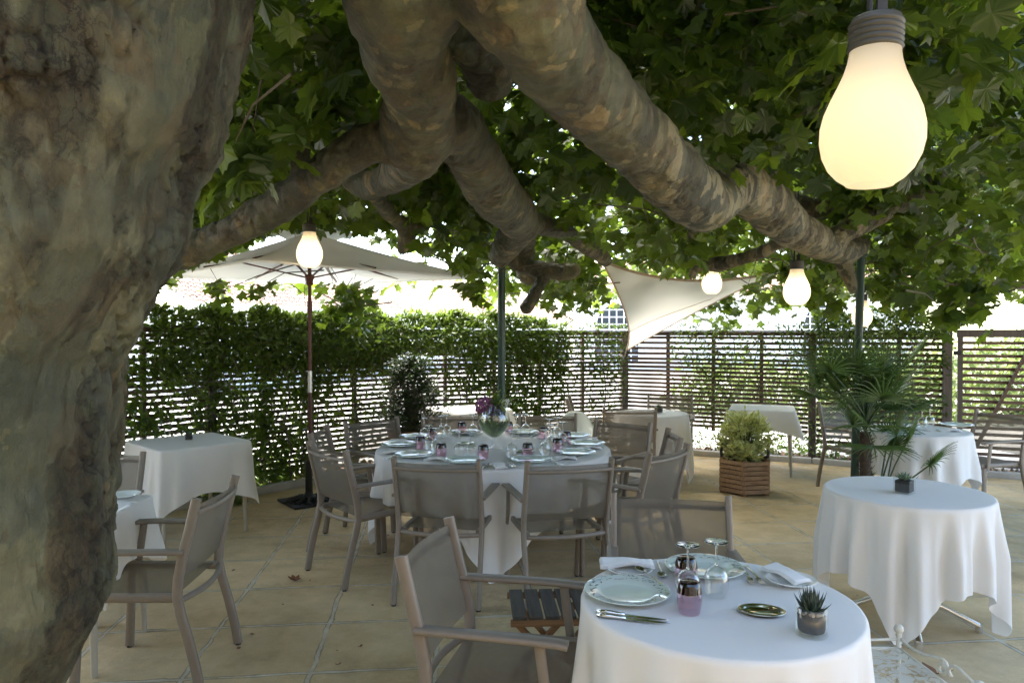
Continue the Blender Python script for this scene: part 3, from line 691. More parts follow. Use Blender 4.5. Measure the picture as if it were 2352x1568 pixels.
for lx, ly, ld, lr in ((711, 535, 5.8, 66), (1635, 640, 9, 36), (1830, 650, 5.8, 52), (1985, 715, 7.9, 40), (965, 660, 8.8, 30)):
    keep &= ~((np.hypot(PXl - lx, PYl - ly) < lr) & (P_[:, 1] < ld) & front)
P_, T_, Nn, S_ = P_[keep], T_[keep], Nn[keep], S_[keep]
near = np.hypot(P_[:, 0], P_[:, 1]) < 5.5
off = np.array([1.3, -1.72, 0])
crown = bpy.data.objects.new('crown_root', None)
bpy.data.objects.remove(crown)
cur = near & (rng.random(len(P_)) < .35); near2 = near & ~cur
o1 = scatter('crown', *LEAF_F, P_[near2] + off, T_[near2], Nn[near2], S_[near2], M['plane_leaf'], TREE)
o3 = scatter('crown', *LEAF_C, P_[cur] + off, T_[cur], Nn[cur], S_[cur], M['plane_leaf'], TREE)
o2 = scatter('crown', *LEAF_S, P_[~near] + off, T_[~near], Nn[~near], S_[~near], M['plane_leaf'], TREE)
# twigs carrying the leaves
b = MB(); rt = random.Random(5)
allc = list(centers[::3]) + [np.array(h[:3]) for h in hang[::2]]
for c0 in allc:
    c0 = Vector(c0); a = rt.random() * 6.28; L_ = rt.uniform(.35, .9)
    s_ = c0 + Vector((math.cos(a) * L_, math.sin(a) * L_, rt.uniform(.1, .5)))
    mdl = c0.lerp(s_, .5) + Vector((rt.uniform(-.08, .08), rt.uniform(-.08, .08), rt.uniform(0, .1)))
    if min(c0.y, s_.y) < 1.6 and abs(c0.x) < 1.6: continue
    b.tube([s_ + Vector(off), mdl + Vector(off), c0 + Vector(off)], [.007, .005, .002], 4, False)
b.build('twigs', M['twig'], TREE)

# ------------------------------------------------------------------ fences
def fence(name, label, A, B, zA, zB, zbot, mat, pitches, slat_h, studs, posts, postmat, cap=True, group=None, slat_t=.022, postw=.09):
    A = Vector((*A, 0)); B = Vector((*B, 0)); d = (B - A).normalized(); L = (B - A).length
    nrm = Vector((-d.y, d.x, 0)); t = thing(name, label, 'fence', A.lerp(B, .5), math.atan2(d.y, d.x), group)
    hx = L / 2
    def Z(x, z): # top height interpolation
        return z
    zt = (zA + zB) / 2; sl = (zB - zA) / L
    b = MB(); z = zt - .085; k = 0; rj = random.Random(hash(name) % 99 if False else len(label))
    while z > zbot:
        off_ = rj.uniform(-.002, .002)
        b.bar((-hx + .05, off_, z - sl * hx), (hx - .05, off_, z + sl * hx), slat_t, slat_h)
        z -= pitches[k] if k < len(pitches) else pitches[-1]; k += 1
    b.build('slat_panel', mat, t)
    for fx in studs:
        b = MB(); b.box((-hx + L * fx, .035, (zt + zbot) / 2 - .02), (.045, .045, zt - zbot + .02)); b.build('stud', postmat, t)
    for fx, zz in posts:
        b = MB(); b.box((-hx + L * fx, .01, zz / 2), (postw, postw, zz)); b.build('post', postmat, t, bevel=.006)
    if cap:
        b = MB(); b.bar((-hx, 0, zt - .030 - sl * hx), (hx, 0, zt - .030 + sl * hx), .034, .055)
        b.bar((-hx, 0, zt + .006 - sl * hx), (hx, 0, zt + .006 + sl * hx), .085, .014); b.build('top_rail', mat, t)
    return t
PT = [.075, .075, .075, .075, .057]
G = 'slatted wooden fence runs round the terrace'
fence('slatted_fence', 'left run of slatted fence behind the square table, half hidden by vines', FP[0], FP[1], 1.72, 1.70, .14, M['fence'], PT, .0375, (.2, .4, .6, .8), ((0, 1.7),), M['fence_post'], group=G)
fence('slatted_fence', 'slatted fence run behind the parasol pole, under the thick hanging vine', FP[1], FP[2], 1.70, 1.67, .12, M['fence'], PT, .0375, (.25, .5, .75), ((0, 1.68), (1, 1.66)), M['fence_post'], group=G)
fence('slatted_fence', 'back run of slatted fence behind the big round table', FP[2], FP[3], 1.67, 1.655, .30, M['fence'], PT, .0375, (.2, .4, .6, .8), ((1, 1.66),), M['fence_post'], group=G)
fence('slatted_fence', 'slatted fence run behind the hexagonal planter with thin wiry creeper', FP[3], FP[4], 1.655, 1.655, .32, M['fence'], PT, .0375, (.25, .5, .75), ((1, 1.60),), M['fence_post'], group=G)
fence('slatted_fence', 'dark slatted fence run behind the fan palm, next to the tall post', FP[4], FP[5], 1.66, 1.66, .20, M['gate'], [.07], .040, (.33, .66), (), M['fence_post'], group=G)
# gate with brace
A = Vector((*FP[5], 0)); B = Vector((*FP[6], 0)); d = (B - A).normalized(); L = (B - A).length
gt = thing('slatted_gate', 'brown slatted gate with a diagonal brace under a tall timber portal at the right edge', 'gate', A, math.atan2(d.y, d.x))
b = MB(); z = 1.52
while z > .12: b.bar((.16, 0, z), (L, 0, z), .022, .036); z -= .077
b.build('slat_panel', M['gate'], gt)
b = MB(); b.bar((.10, 0, 1.63), (L, 0, 1.63), .05, .09); b.box((.135, 0, .86), (.05, .05, 1.45)); b.bar((.11, 0, .10), (L, 0, .10), .05, .07); b.build('gate_frame', M['fence_post'], gt)
b = MB(); b.bar((.30, -.04, .30), (.85, -.04, 1.56), .03, .06, up=(0, 1, 0)); b.build('brace', M['gate'], gt)
b = MB(); b.box((0, 0, 1.13), (.10, .10, 2.26)); b.build('post', M['fence_post'], gt, bevel=.006)
b = MB(); b.bar((.055, 0, 2.19), (L + 1, 0, 2.19), .09, .09); b.build('portal_beam', M['fence_post'], gt)
b = MB(); b.box((.10, -.035, 1.40), (.08, .01, .05)); b.box((.10, -.035, .45), (.08, .01, .05)); b.build('hinge', M['iron'], gt)

# ------------------------------------------------------------------ climbing vines
def vine_weight(px, z):
    zn = z / 1.7
    if px < 330: return .35 if z > 1.2 else (.45 if z > .7 else .25)
    if px < 880:
        if z > 1.25: return 1.0
        if px > 760 and z < 1.15: return .10
        return .40 if z > .9 else (.34 if px < 700 else .14)
    if px < 1020: return 1.0 if z > 1.38 else (.12 if z > 1.1 else .02)
    if px < 1130: return 1.0 if z > 1.36 else (.45 if z > .9 else .15)
    if px < 1250: return 1.0 if z > 1.25 else .50
    if px < 1435: return .42 if z > 1.0 else .20
    if px < 1545: return .01
    if px < 1870: return (.30 if z > 1.25 else .14)
    if px < 2180: return 1.0 if z > 1.6 else (.25 if z > 1.2 else .12)
    return .1
def vine(label, segs, pxr, count, lsize=(.045, .085), seedv=0):
    pos, tip, nr, sz = [], [], [], []
    tr_ = 0
    while len(pos) < count and tr_ < count * 40:
        tr_ += 1
        i = segs[rng.integers(len(segs))]; t = rng.random()
        a = Vector((*FP[i], 0)).lerp(Vector((*FP[i + 1], 0)), t); d = (Vector((*FP[i + 1], 0)) - Vector((*FP[i], 0))).normalized()
        n_ = Vector((d.y, -d.x, 0))  # towards the terrace
        px = 1176 + F * a.x / a.y
        if not (pxr[0] <= px <= pxr[1]): continue
        z = rng.uniform(.05, 1.92)
        wz = vine_weight(px, min(z, 1.69)) 
        bulge = .30 * math.exp(-((z - 1.5) / .28) ** 2) if wz > .9 else .07
        if z > 1.70:
            lim = 1.70 + (.17 if wz > .9 else .05) * (1 + .9 * mnoise.noise(Vector((a.x * 2.5, a.y * 2.5, 3))))
            if z > lim: continue
        cl = .5 + .5 * mnoise.noise(Vector((a.x * 3.2, a.y * 3.2, z * 3.2)))
        if rng.random() > wz * (.25 + 1.5 * cl ** 1.3 if wz < .9 else .6 + .8 * cl): continue
        off_ = rng.uniform(-.10, 1) * (bulge + .03) + (.02)
        p = a + n_ * off_
        pos.append((p.x, p.y, z)); aa = rng.normal(size=3)
        tip.append((aa[0] * .7 + n_.x * .4, aa[1] * .7 + n_.y * .4, aa[2] * .5 - .35 + (.7 if z > 1.68 else 0)))
        nr.append((n_.x * .6 + rng.normal() * .5, n_.y * .6 + rng.normal() * .5, .6 + rng.normal() * .4)); sz.append(rng.uniform(*lsize))
    pos = np.array(pos); base = np.array([pos[:, 0].mean(), pos[:, 1].mean(), 0])
    t = thing('climbing_vine', label, 'climbing plant', tuple(base), 0, 'climbing plants on the fence')
    scatter('foliage', *LANCE, pos - base, np.array(tip), np.array(nr), np.array(sz), M['vine_leaf'], t)
    b = MB(); r2 = random.Random(int(pxr[0]))
    idx = rng.choice(len(pos), min(len(pos), max(60, count // 60)))
    for k in idx:
        p = Vector(pos[k] - base); pts = [p]
        for _ in range(7):
            p = p + Vector((r2.uniform(-.1, .1), r2.uniform(-.07, .07), r2.uniform(-.11, .05))); pts.append(p)
        b.tube(pts, .0028, 4, False)
    for k in range(max(2, count // 1500)):
        q0 = Vector(pos[rng.integers(len(pos))] - base); q0.z = .0; pts = [q0]
        for _ in range(12):
            q0 = q0 + Vector((r2.uniform(-.04, .04), r2.uniform(-.02, .02), .13)); pts.append(q0)
        b.tube(pts, [.012 - .0006 * j for j in range(13)], 6, False)
    b.build('stems', M['twig'], t)
    return t
vine('dense jasmine vine hanging over the left fence behind the parasol pole', [0, 1], (-400, 905), 20500, (.055, .10))
vine('bright leafy vine spilling along the fence top and down beside the nearer green post', [2], (900, 1300), 9500, (.055, .095))
vine('thin vine threaded through the back fence left of the sail corner', [2], (1255, 1436), 1900, (.045, .08))
vine('wiry creeper with few leaves on the fence behind the square table with cloth', [3], (1540, 1868), 2100, (.04, .075))
vine('dark bushy vine heaped on the fence top behind the fan palm', [4], (1868, 2182), 3600, (.05, .08))
# low leaf growth at the foot of the left fence
def ground_plants(label, px0, px1, py0, py1, n, size=(.05, .10), zmax=.30, name='ground_ivy'):
    pos = []
    while len(pos) < n:
        p = P(rng.uniform(px0, px1), rng.uniform(py0, py1)); pos.append((p.x, p.y, (rng.random() ** 1.6) * zmax))
    pos = np.array(pos); base = np.array([pos[:, 0].mean(), pos[:, 1].mean(), 0])
    tip = rng.normal(size=(n, 3)) * [.8, .8, .5]; nr = rng.normal(size=(n, 3)) * .5 + [0, -.3, 1]
    o = scatter(name, *LANCE, pos - base, tip, nr, rng.uniform(*size, n), M['vine_leaf']); o.location = base
    return tag(o, label, 'ground cover', kind='stuff')
ground_plants('low green leaves at the fence foot left of the parasol base', 585, 660, 1088, 1118, 520, zmax=.34)
ground_plants('low leaves along the fence foot under the square left table', 330, 560, 1130, 1165, 700, zmax=.22)
ground_plants('sprigs of green in the gravel strip behind the hexagonal planter', 1740, 1900, 1030, 1052, 420, (.04, .09), .35)
ground_plants('leafy litter in the strip behind the palm', 1900, 2030, 1048, 1066, 200, (.04, .08), .25)

# dead leaves in the strip
n = 620; pos = np.array([strip_point() for _ in range(n)]); pos[:, 2] += .03
tag(scatter('leaf_litter', *LEAF_S, pos, rv(n) * [1, 1, .3], rv(n) * .5 + [0, 0, 1], rng.uniform(.03, .06, n), M['dry_leaf']), 'brown fallen leaves gathered in the strip along the fence', 'leaf litter', kind='stuff')

# ------------------------------------------------------------------ houses outside
def long_house():
    A = PD(436, 690, 19.1); B = PD(1316, 737, 50.0); A.z = B.z = 2.45
    d = (B - A).normalized(); L = (B - A).length; nrm = Vector((-d.y, d.x, 0))
    t = thing('tiled_house', 'long low white house with a scalloped clay tile roof beyond the left fence', 'house', (A.x, A.y, 0), math.atan2(d.y, d.x))
    b = MB(); b.box((L / 2, 2.8, 1.17), (L - .3, 5.0, 2.34)); b.build('wall', M['plaster'], t)
    b = MB(); pitch = .23; rows = 17; run = 4.6; rise = 2.3; ncol = int(L / pitch)
    for r_ in range(rows):
        y0 = run * r_ / rows; y1 = run * (r_ + 1.12) / rows; z0 = 2.45 + rise * r_ / rows; z1 = z0 + rise / rows * .72
        vs = []; k = 5
        for i in range(ncol * k + 1):
            x = i / k * pitch; h = .055 * abs(math.sin(math.pi * i / k)) + .012 * mnoise.noise(Vector((i // k, r_, 0)) * 1.3)
            jy = .03 * mnoise.noise(Vector((i // k * 1.7, r_ * 2.1, 5)))
            vs += [(x, y0 + jy, z0 + h + .045), (x, y1 + jy, z1 + h + .02), (x, y0 + jy, z0 + h)]
        m = ncol * k
        fs = [(3 * i, 3 * i + 3, 3 * i + 4, 3 * i + 1) for i in range(m)] + [(3 * i + 2, 3 * i + 5, 3 * i + 3, 3 * i) for i in range(m)]
        b.add(vs, fs)
    b.build('roof', M['tile'], t)
    b = MB(); b.box((L / 2, .15, 2.38), (L - .2, .22, .10)); b.build('eave', M['plaster'], t)
long_house()
def arch_house():
    A = PD(1336, 760, 31.0); B = PD(2100, 760, 29.0); A.z = B.z = 0
    d = (B - A).normalized(); L = (B - A).length
    t = thing('arched_window_house', 'white rendered house with big arched windows beyond the back fence', 'house', A, math.atan2(d.y, d.x))
    H = 3.35
    wins = []
    for px in (1421, 1909):
        u = (px - 1336) / (2100 - 1336) * L; wins.append(u)
    r = .92; zs = 1.98; zb = .35
    # wall with the arched openings cut out : strips
    b = MB(); xs = [-.3] + sum([[u - r, u + r] for u in wins], []) + [L + .3]
    for i in range(0, len(xs), 2): b.box(((xs[i] + xs[i + 1]) / 2, .2, H / 2), (xs[i + 1] - xs[i], .4, H))
    for u in wins:
        b.box((u, .2, zb / 2), (2 * r, .4, zb))
        k = 16
        for j in range(k):
            a0 = math.pi * j / k; a1 = math.pi * (j + 1) / k
            x0, x1 = u + r * math.cos(a0), u + r * math.cos(a1); z0, z1 = zs + r * math.sin(a0), zs + r * math.sin(a1)
            b.add([(x0, 0, z0), (x1, 0, z1), (x1, 0, H), (x0, 0, H), (x0, .4, z0), (x1, .4, z1), (x1, .4, H), (x0, .4, H)],
                  [(0, 1, 2, 3), (5, 4, 7, 6), (0, 4, 5, 1), (3, 2, 6, 7)])
    b.build('wall', M['plaster'], t)
    for u in wins:
        b = MB(); k = 24
        for j in range(k):
            a0 = math.pi * j / k; a1 = math.pi * (j + 1) / k
            b.bar((u + (r - .04) * math.cos(a0), .16, zs + (r - .04) * math.sin(a0)), (u + (r - .04) * math.cos(a1), .16, zs + (r - .04) * math.sin(a1)), .08, .08, up=(0, 1, 0))
        for x in (-.62, -.31, 0, .31, .62):
            h = math.sqrt(max(0, r * r - x * x)); b.box((u + x, .16, (zs + h + zb) / 2), (.05, .05, zs + h - zb))
        for z, wd in ((zs + .62, .66), (zs + .31, .85), (zs, .9), (zs - .28, .9), (zs - .62, .9), (zs - .96, .9), (zs - 1.3, .9)):
            b.box((u, .158, z), (2 * wd, .05, .05 if z != zs - .28 else .16))
        f = b.build('window', M['winframe'], t)
        b = MB(); vs = [(u - r, .25, zb), (u + r, .25, zb)] + [(u + r * math.cos(math.pi * j / 20), .25, zs + r * math.sin(math.pi * j / 20)) for j in range(21)]
        b.add(vs, [tuple(range(len(vs)))]); b.build('pane', M['pane'], f)
    b = MB(); b.add([(-.6, -.4, H - .05), (L + .6, -.4, H - .05), (L + .6, 4, H + 1.6), (-.6, 4, H + 1.6), (-.6, -.4, H + .03), (L + .6, -.4, H + .03), (L + .6, 4, H + 1.7), (-.6, 4, H + 1.7)],
                    [(0, 1, 2, 3), (4, 7, 6, 5), (0, 4, 5, 1)]); b.build('roof', M['tile'], t)
arch_house()
def bush(label, c0, size, n):
    pos = rng.normal(size=(n, 3)); pos /= np.linalg.norm(pos, axis=1, keepdims=True); pos *= (rng.random((n, 1)) ** .4) * np.array(size)
    pos *= 1 + .35 * np.array([[mnoise.noise(Vector(p) * 1.6 / max(size))] for p in pos * 2])
    pos[:, 2] = np.abs(pos[:, 2] + size[2] * .6)
    t = thing('bush', label, 'bush', c0, 0, 'bushes outside the terrace fence')
    scatter('foliage', *LANCE, pos, rv(n), rv(n) * .6 + [0, 0, .8], rng.uniform(.10, .22, n), M['far_bush'], t)
    b = MB()
    for k in range(5):
        a = k * 1.3; b.tube([(0, 0, 0), (math.cos(a) * size[0] * .3, math.sin(a) * size[1] * .3, size[2] * .7)], [.04, .015], 6)
    b.build('stems', M['twig'], t)
bush('pale green bush outside the gate, seen through its slats', (9.4, 13.5, 0), (1.8, 1.4, 1.0), 2600)
bush('large bush outside behind the fan palm', (6.6, 13.0, 0), (1.6, 1.3, .95), 2600)
bush('low bush outside behind the square cloth table', (4.6, 14.5, 0), (1.5, 1.2, .75), 1800)
bush('bush outside beyond the right edge of the gate', (12.6, 15.5, 0), (2.2, 1.5, 1.3), 2600)

# unseen building front behind the viewer, added to keep low light off the trunk
rh = thing('light_blocking_front', 'unseen building front added behind the viewer to block low light', 'building', (0, -3.0, 0))
b = MB(); b.box((0, -.2, 2.3), (16, .4, 4.6)); b.box((-8.2, 2.2, 1.8), (.4, 5.2, 3.6)); b.build('wall', simple('warm_render', (.22, .19, .15), .9, .1, 2), rh)
for x in (-5, -1.7, 1.7, 5):
    b = MB()
    for sx in (-1, 1): b.box((x + sx * .75, .03, 1.2), (.08, .06, 2.4))
    b.box((x, .03, 2.38), (1.42, .06, .08)); b.box((x, .03, 1.17), (.06, .05, 2.34)); f = b.build('glass_door', M['winframe'], rh)
    b = MB(); b.box((x, .012, 1.15), (1.42, .01, 2.3)); b.build('pane', M['pane'], f)
# ------------------------------------------------------------------ green props
def prop(px, ptop, dep, r, label, pxb):
    t_ = PD(px, ptop, dep); b_ = Vector(((pxb - 1176) / F * dep, dep, 0))
    t = thing('support_post', label, 'post', b_, 0, 'green posts propping the tree')
    b = MB(); b.tube([(0, 0, 0), t_ - b_], r, 20); b.build('pole', M['green_post'], t, auto=40)
    b = MB(); q_ = t_ - b_; b.tube([q_ - Vector((0, 0, .005)), q_ + Vector((0, 0, .025))], r * 1.5, 16); b.build('cradle', M['green_post'], t, auto=40)
    b = MB(); b.box((0, 0, .008), (.2, .2, .014)); b.build('base_plate', M['green_post'], t)
prop(1152, 602, 7.3, .038, 'slim green post propping the limb behind the flower vase', 1152)
prop(1978, 588, 6.55, .035, 'slim green post standing in front of the fan palm', 1963)

# ------------------------------------------------------------------ chairs
def make_chair(label):
    t = thing('armchair', label, 'chair')
    hw = .262
    prof = [(-.335, 0), (-.318, .10), (-.285, .24), (-.250, .36), (-.235, .44), (-.240, .52), (-.262, .63), (-.295, .76), (-.325, .885)]
    fm = M['frame']
    for s in (-1, 1):
        b = MB(); b.rtube([(s * hw, y, z + .008) for y, z in prof], .027, .044); o = b.build('rear_leg', fm, t, auto=50)
        g = MB(); g.tube([(s * hw, -.335, 0), (s * hw, -.335, .010)], .015, 10); g.build('glide', M['rubber'], o)
        b = MB(); b.rtube([(s * hw, .225, .008), (s * (hw - .004), .215, .22), (s * (hw - .006), .21, .425)], .027, .042); o = b.build('front_leg', fm, t, auto=50)
        g = MB(); g.tube([(s * hw, .225, 0), (s * hw, .225, .010)], .015, 10); g.build('glide', M['rubber'], o)
        b = MB(); b.rtube([(s * (hw + .006), -.272, .652), (s * (hw + .010), -.10, .655), (s * (hw + .012), .10, .656), (s * (hw + .010), .215, .652), (s * (hw + .010), .245, .648)], .052, .020, side=(1, 0, 0)); o = b.build('armrest', fm, t, auto=50)
        b = MB(); b.rtube([(s * (hw + .002), .185, .40), (s * (hw + .004), .165, .53), (s * (hw + .006), .150, .645)], .020, .034); b.build('arm_post', fm, o, auto=50)
    b = MB()
    for s in (-1, 1): b.rtube([(s * (hw - .026), -.235, .432), (s * (hw - .026), .232, .440)], .026, .040)
    b.rtube([(-hw + .03, .228, .424), (hw - .03, .228, .424)], .030, .024, side=(0, 0, 1))
    b.tube([(x, -.235 - .055 * (1 - (x / hw) ** 2), .425) for x in np.linspace(-hw, hw, 11)], .0145, 10)
    b.build('seat_frame', fm, t, auto=50)
    b = MB()
    def seat(u, v):
        x = (u - .5) * 2 * (hw - .035); y = -.225 + v * .45
        return (x, y, .452 - .012 * (1 - (2 * u - 1) ** 2) * math.sin(math.pi * min(1, v * 1.0)) - .004)
    b.grid(10, 8, seat); b.build('seat', M['sling'], t, smooth=True)
    b = MB()
    def back(u, v):
        x = (u - .5) * 2 * (hw - .010); z = .520 + v * .345
        y = -.240 - (z - .52) * .235 - .030 * (1 - (2 * u - 1) ** 2) * (.5 + .5 * v) - .002
        return (x, y, z)
    b.grid(14, 8, back); b.build('backrest', M['sling'], t, smooth=True)
    b = MB(); b.tube([(x, -.325 - .034 * (1 - (x / hw) ** 2), .830) for x in np.linspace(-hw, hw, 13)], .011, 10); b.build('back_rail', fm, t, auto=50)
    return t
GC = 'taupe sling armchairs set round the tables'
CH = [
 ((-.40, 4.60), (.17, .985), 'taupe armchair with its back to us, at the near left of the big round table'),
 ((.27, 4.56), (-.23, .97), 'taupe armchair with its back to us, at the near right of the big round table'),
 ((-.99, 4.98), (.75, .66), 'taupe armchair at the left front of the big table, its curved back rail showing'),
 ((-1.19, 5.62), (1, .03), 'taupe armchair at the left of the big table, mostly behind another chair'),
 ((-1.00, 6.02), (.69, -.72), 'taupe armchair in front of the vines, at the back left of the big table'),
 ((-.55, 6.36), (.05, -1), 'taupe armchair on the far side of the big table, left of the flower vase'),
 ((.30, 6.38), (-.10, -1), 'taupe armchair on the far side of the big table, right of the flower vase'),
 ((.75, 5.88), (-.62, -.79), 'taupe armchair at the back right of the big table, left of the planter'),
 ((.90, 5.42), (-1, .05), 'taupe armchair at the right of the big table, only its pale back edge showing'),
 ((.78, 4.90), (-.77, .64), 'taupe armchair at the right front of the big table, its back towards the planter'),
 ((0.00, 2.60), (.97, -.22), 'large taupe armchair in the foreground, pushed up to the left of the laid front table'),
 ((.70, 3.02), (-.12, -.99), 'taupe armchair behind the laid front table, facing us, glasses in front of it'),
 ((-1.77, 3.50), (-1, -.05), 'taupe armchair in the left foreground beside the trunk, turned away to the left'),
 ((-2.60, 4.22), (0, -1), 'taupe armchair half hidden by the trunk, in front of the square left table'),
 ((4.37, 6.75), (-.95, -.30), 'taupe armchair at the right edge beside the gate'),
 ((3.62, 7.42), (.30, -.95), 'taupe armchair behind the fan palm fronds'),
 ((1.20, 7.58), (.02, 1), 'taupe armchair with orange-tinted back in front of the small round back table'),
 ((.98, 8.35), (.97, -.12), 'pale lit armchair at the far fence, turned right to the small round back table'),
 ((1.86, 8.50), (-.25, -.97), 'taupe armchair against the back fence, behind the small round back table'),
]
c0 = make_chair(CH[0][2]); c0['group'] = GC
for i, (p, f, lab) in enumerate(CH):
    rz = math.atan2(-f[0], f[1])
    if i == 0: c0.location = (*p, 0); c0.rotation_euler = (0, 0, rz)
    else: dup(c0, (*p, 0), rz, lab)

# ------------------------------------------------------------------ tables and cloths
def cloth_mesh(shape, R_, half, zt, rot=0, crot=0, nf=13, amp=.035, flare=.06, seed=0, cap=9, rows=22, N_=360, lift=0):
    b = MB(); rs = random.Random(seed); ph = [rs.random() * 6.28 for _ in range(6)]
    def rt(th):
        if shape == 'round': return R_
        t = th - rot; m = 22
        return R_ / (abs(math.cos(t)) ** m + abs(math.sin(t)) ** m) ** (1 / m)
    def Lc(th):
        t = th - crot; m = 40
        return min(cap, half / (abs(math.cos(t)) ** m + abs(math.sin(t)) ** m) ** (1 / m))
    vs = [(0, 0, zt)]; ringsr = [.15, .3, .45, .6, .75, .88, .965]
    for q_ in ringsr:
        for j in range(N_):
            th = 2 * math.pi * j / N_; r = rt(th) * q_
            vs.append((r * math.cos(th), r * math.sin(th), zt + .0012 * mnoise.noise(Vector((r * math.cos(th) * 9, r * math.sin(th) * 9, seed)))))
    for i in range(rows + 1):
        for j in range(N_):
            th = 2 * math.pi * j / N_; r0 = rt(th); D = max(.02, Lc(th) - r0); s = (i / rows) ** 1.6; sd_ = s * D
            w1 = math.sin(nf * th + ph[0] + 1.3 * math.sin(2 * th + ph[1])); w2 = math.sin((nf * 1.7) // 1 * th + ph[2] + math.sin(3 * th + ph[3]))
            rip = (.72 * w1 + .35 * w2)
            rip = math.copysign(abs(rip) ** .8, rip)
            wgt = 1.0
            if shape == 'square':
                cc = abs(math.sin(2 * (th - rot))) ; wgt = .18 + 1.5 * cc ** 5
                fl = flare * (.35 + 1.3 * cc ** 3)
            else: fl = flare
            sh = min(1, sd_ / .30)
            er = .014  # edge rounding
            out = er * math.sin(min(1, sd_ / .022) * math.pi / 2) + fl * (sd_ - 0) * 1.0 + amp * wgt * rip * sh ** 1.15 * (D / .5) ** .4
            z = zt - (er * (1 - math.cos(min(1, sd_ / .022) * math.pi / 2)) + max(0, sd_ - .018) * .985)
            tw = .04 * math.sin(nf * th * .5 + ph[4]) * sh * wgt * .5
            z = max(.012 + .004 * rip, z)
            a = th + tw * .3; r = r0 - .012 + out
            vs.append((r * math.cos(a), r * math.sin(a), z + lift * 0))
    nr = len(ringsr) + rows + 1
    fs = [(0, 1 + j, 1 + (j + 1) % N_) for j in range(N_)]
    for i in range(nr - 1):
        a = 1 + i * N_; c = a + N_
        fs += [(a + j, c + j, c + (j + 1) % N_, a + (j + 1) % N_) for j in range(N_)]
    b.add(vs, fs); return b
def table_round(c, r, label, clabel, half, crot, nf, amp, flare, seed, cap=9, rz=.4):
    t = thing('round_table', label, 'table', (c[0], c[1], 0), rz, 'tables standing under white cloths')
    b = MB(); b.lathe([(0, .722), (r - .024, .722), (r - .018, .727), (r - .018, .738), (r - .024, .742), (0, .742)], 64); b.build('tabletop', M['table_wood'], t)
    b = MB(); b.tube([(0, 0, .16), (0, 0, .725)], .03, 20); b.build('column', M['chrome'], t, auto=50)
    fr = min(.36, r * .95)
    for k in range(4):
        a = k * math.pi / 2; b = MB(); b.rtube([(0, 0, .17), (math.cos(a) * fr * .5, math.sin(a) * fr * .5, .12), (math.cos(a) * fr, math.sin(a) * fr, .035)], .04, .026, side=(-math.sin(a), math.cos(a), 0))
        b.tube([(math.cos(a) * fr, math.sin(a) * fr, 0.0), (math.cos(a) * fr, math.sin(a) * fr, .045)], .020, 12)
        b.build('leg', M['chrome'], t, auto=50)
    cl = cloth_mesh('round', r, half, .752, 0, crot, nf, amp, flare, seed, cap).build('tablecloth', M['cloth'], smooth=True)
    cl.location = (c[0], c[1], 0); tag(cl, clabel, 'tablecloth', 'white tablecloths')
    return t
table_round((.69, 2.40), .455, 'small round pedestal table laid for two in the foreground', 'white cloth with a clean rounded front on the laid foreground table', .80, R(20), 14, .034, .03, 3)
table_round((2.23, 4.05), .43, 'round pedestal table with chrome feet at the right, carrying one succulent', 'long white cloth with draped corners on the bare round table at the right', .87, R(14), 17, .042, .022, 8, cap=1.16, rz=R(-19))
table_round((-.145, 5.58), .90, 'big round banquet table for ten in the middle of the terrace', 'large white cloth covering the big round banquet table', 1.21, R(47), 21, .045, .04, 5, cap=1.66)
table_round((3.70, 6.60), .46, 'round table laid for two behind the palm at the right', 'white cloth on the round table beside the gate', .84, R(30), 12, .035, .08, 12)
table_round((1.55, 7.98), .40, 'small round table near the back fence', 'white cloth on the small round table at the back fence', .86, R(10), 11, .032, .08, 15)

def table_square(c, h, rot, label, clabel, half, seed, legs=True, flare=.10, amp=.03):
    t = thing('square_table', label, 'table', (c[0], c[1], 0), rot, 'tables standing under white cloths')
    b = MB(); b.box((0, 0, .730), (2 * h - .05, 2 * h - .05, .022)); b.build('tabletop', M['table_wood'], t)
    for sx in (-1, 1):
        for sy in (-1, 1):
            b = MB(); x, y = sx * (h - .06), sy * (h - .06)
            b.tube([(x + sx * .02, y + sy * .02, 0), (x + sx * .01, y + sy * .01, .35), (x, y, .724)], [.014, .019, .024], 12); b.build('leg', M['table_wood'], t, auto=50)
    cl = cloth_mesh('square', h, half, .752, 0, 0, 12, amp, flare, seed).build('tablecloth', M['cloth'], smooth=True)
    cl.location = (c[0], c[1], 0); cl.rotation_euler = (0, 0, rot); tag(cl, clabel, 'tablecloth', 'white tablecloths')
table_square((-2.67, 5.92), .37, R(-43), 'square table by the left fence holding a tiny potted plant', 'white cloth on the square table by the vine-covered left fence', .75, 21)
table_square((-2.27, 3.66), .30, R(3), 'square table half hidden behind the tree trunk', 'white cloth on the square table beside the trunk', .585, 22)
table_square((-.52, 8.38), .38, R(40), 'bare square table between the terracotta planter and the back fence', 'white cloth on the square table behind the big table', .62, 23)
table_square((2.98, 8.55), .36, R(-20), 'square table on slim pale legs behind the hexagonal planter', 'white cloth with corners hanging on the slim-legged table at the back fence', .58, 24, flare=.22)

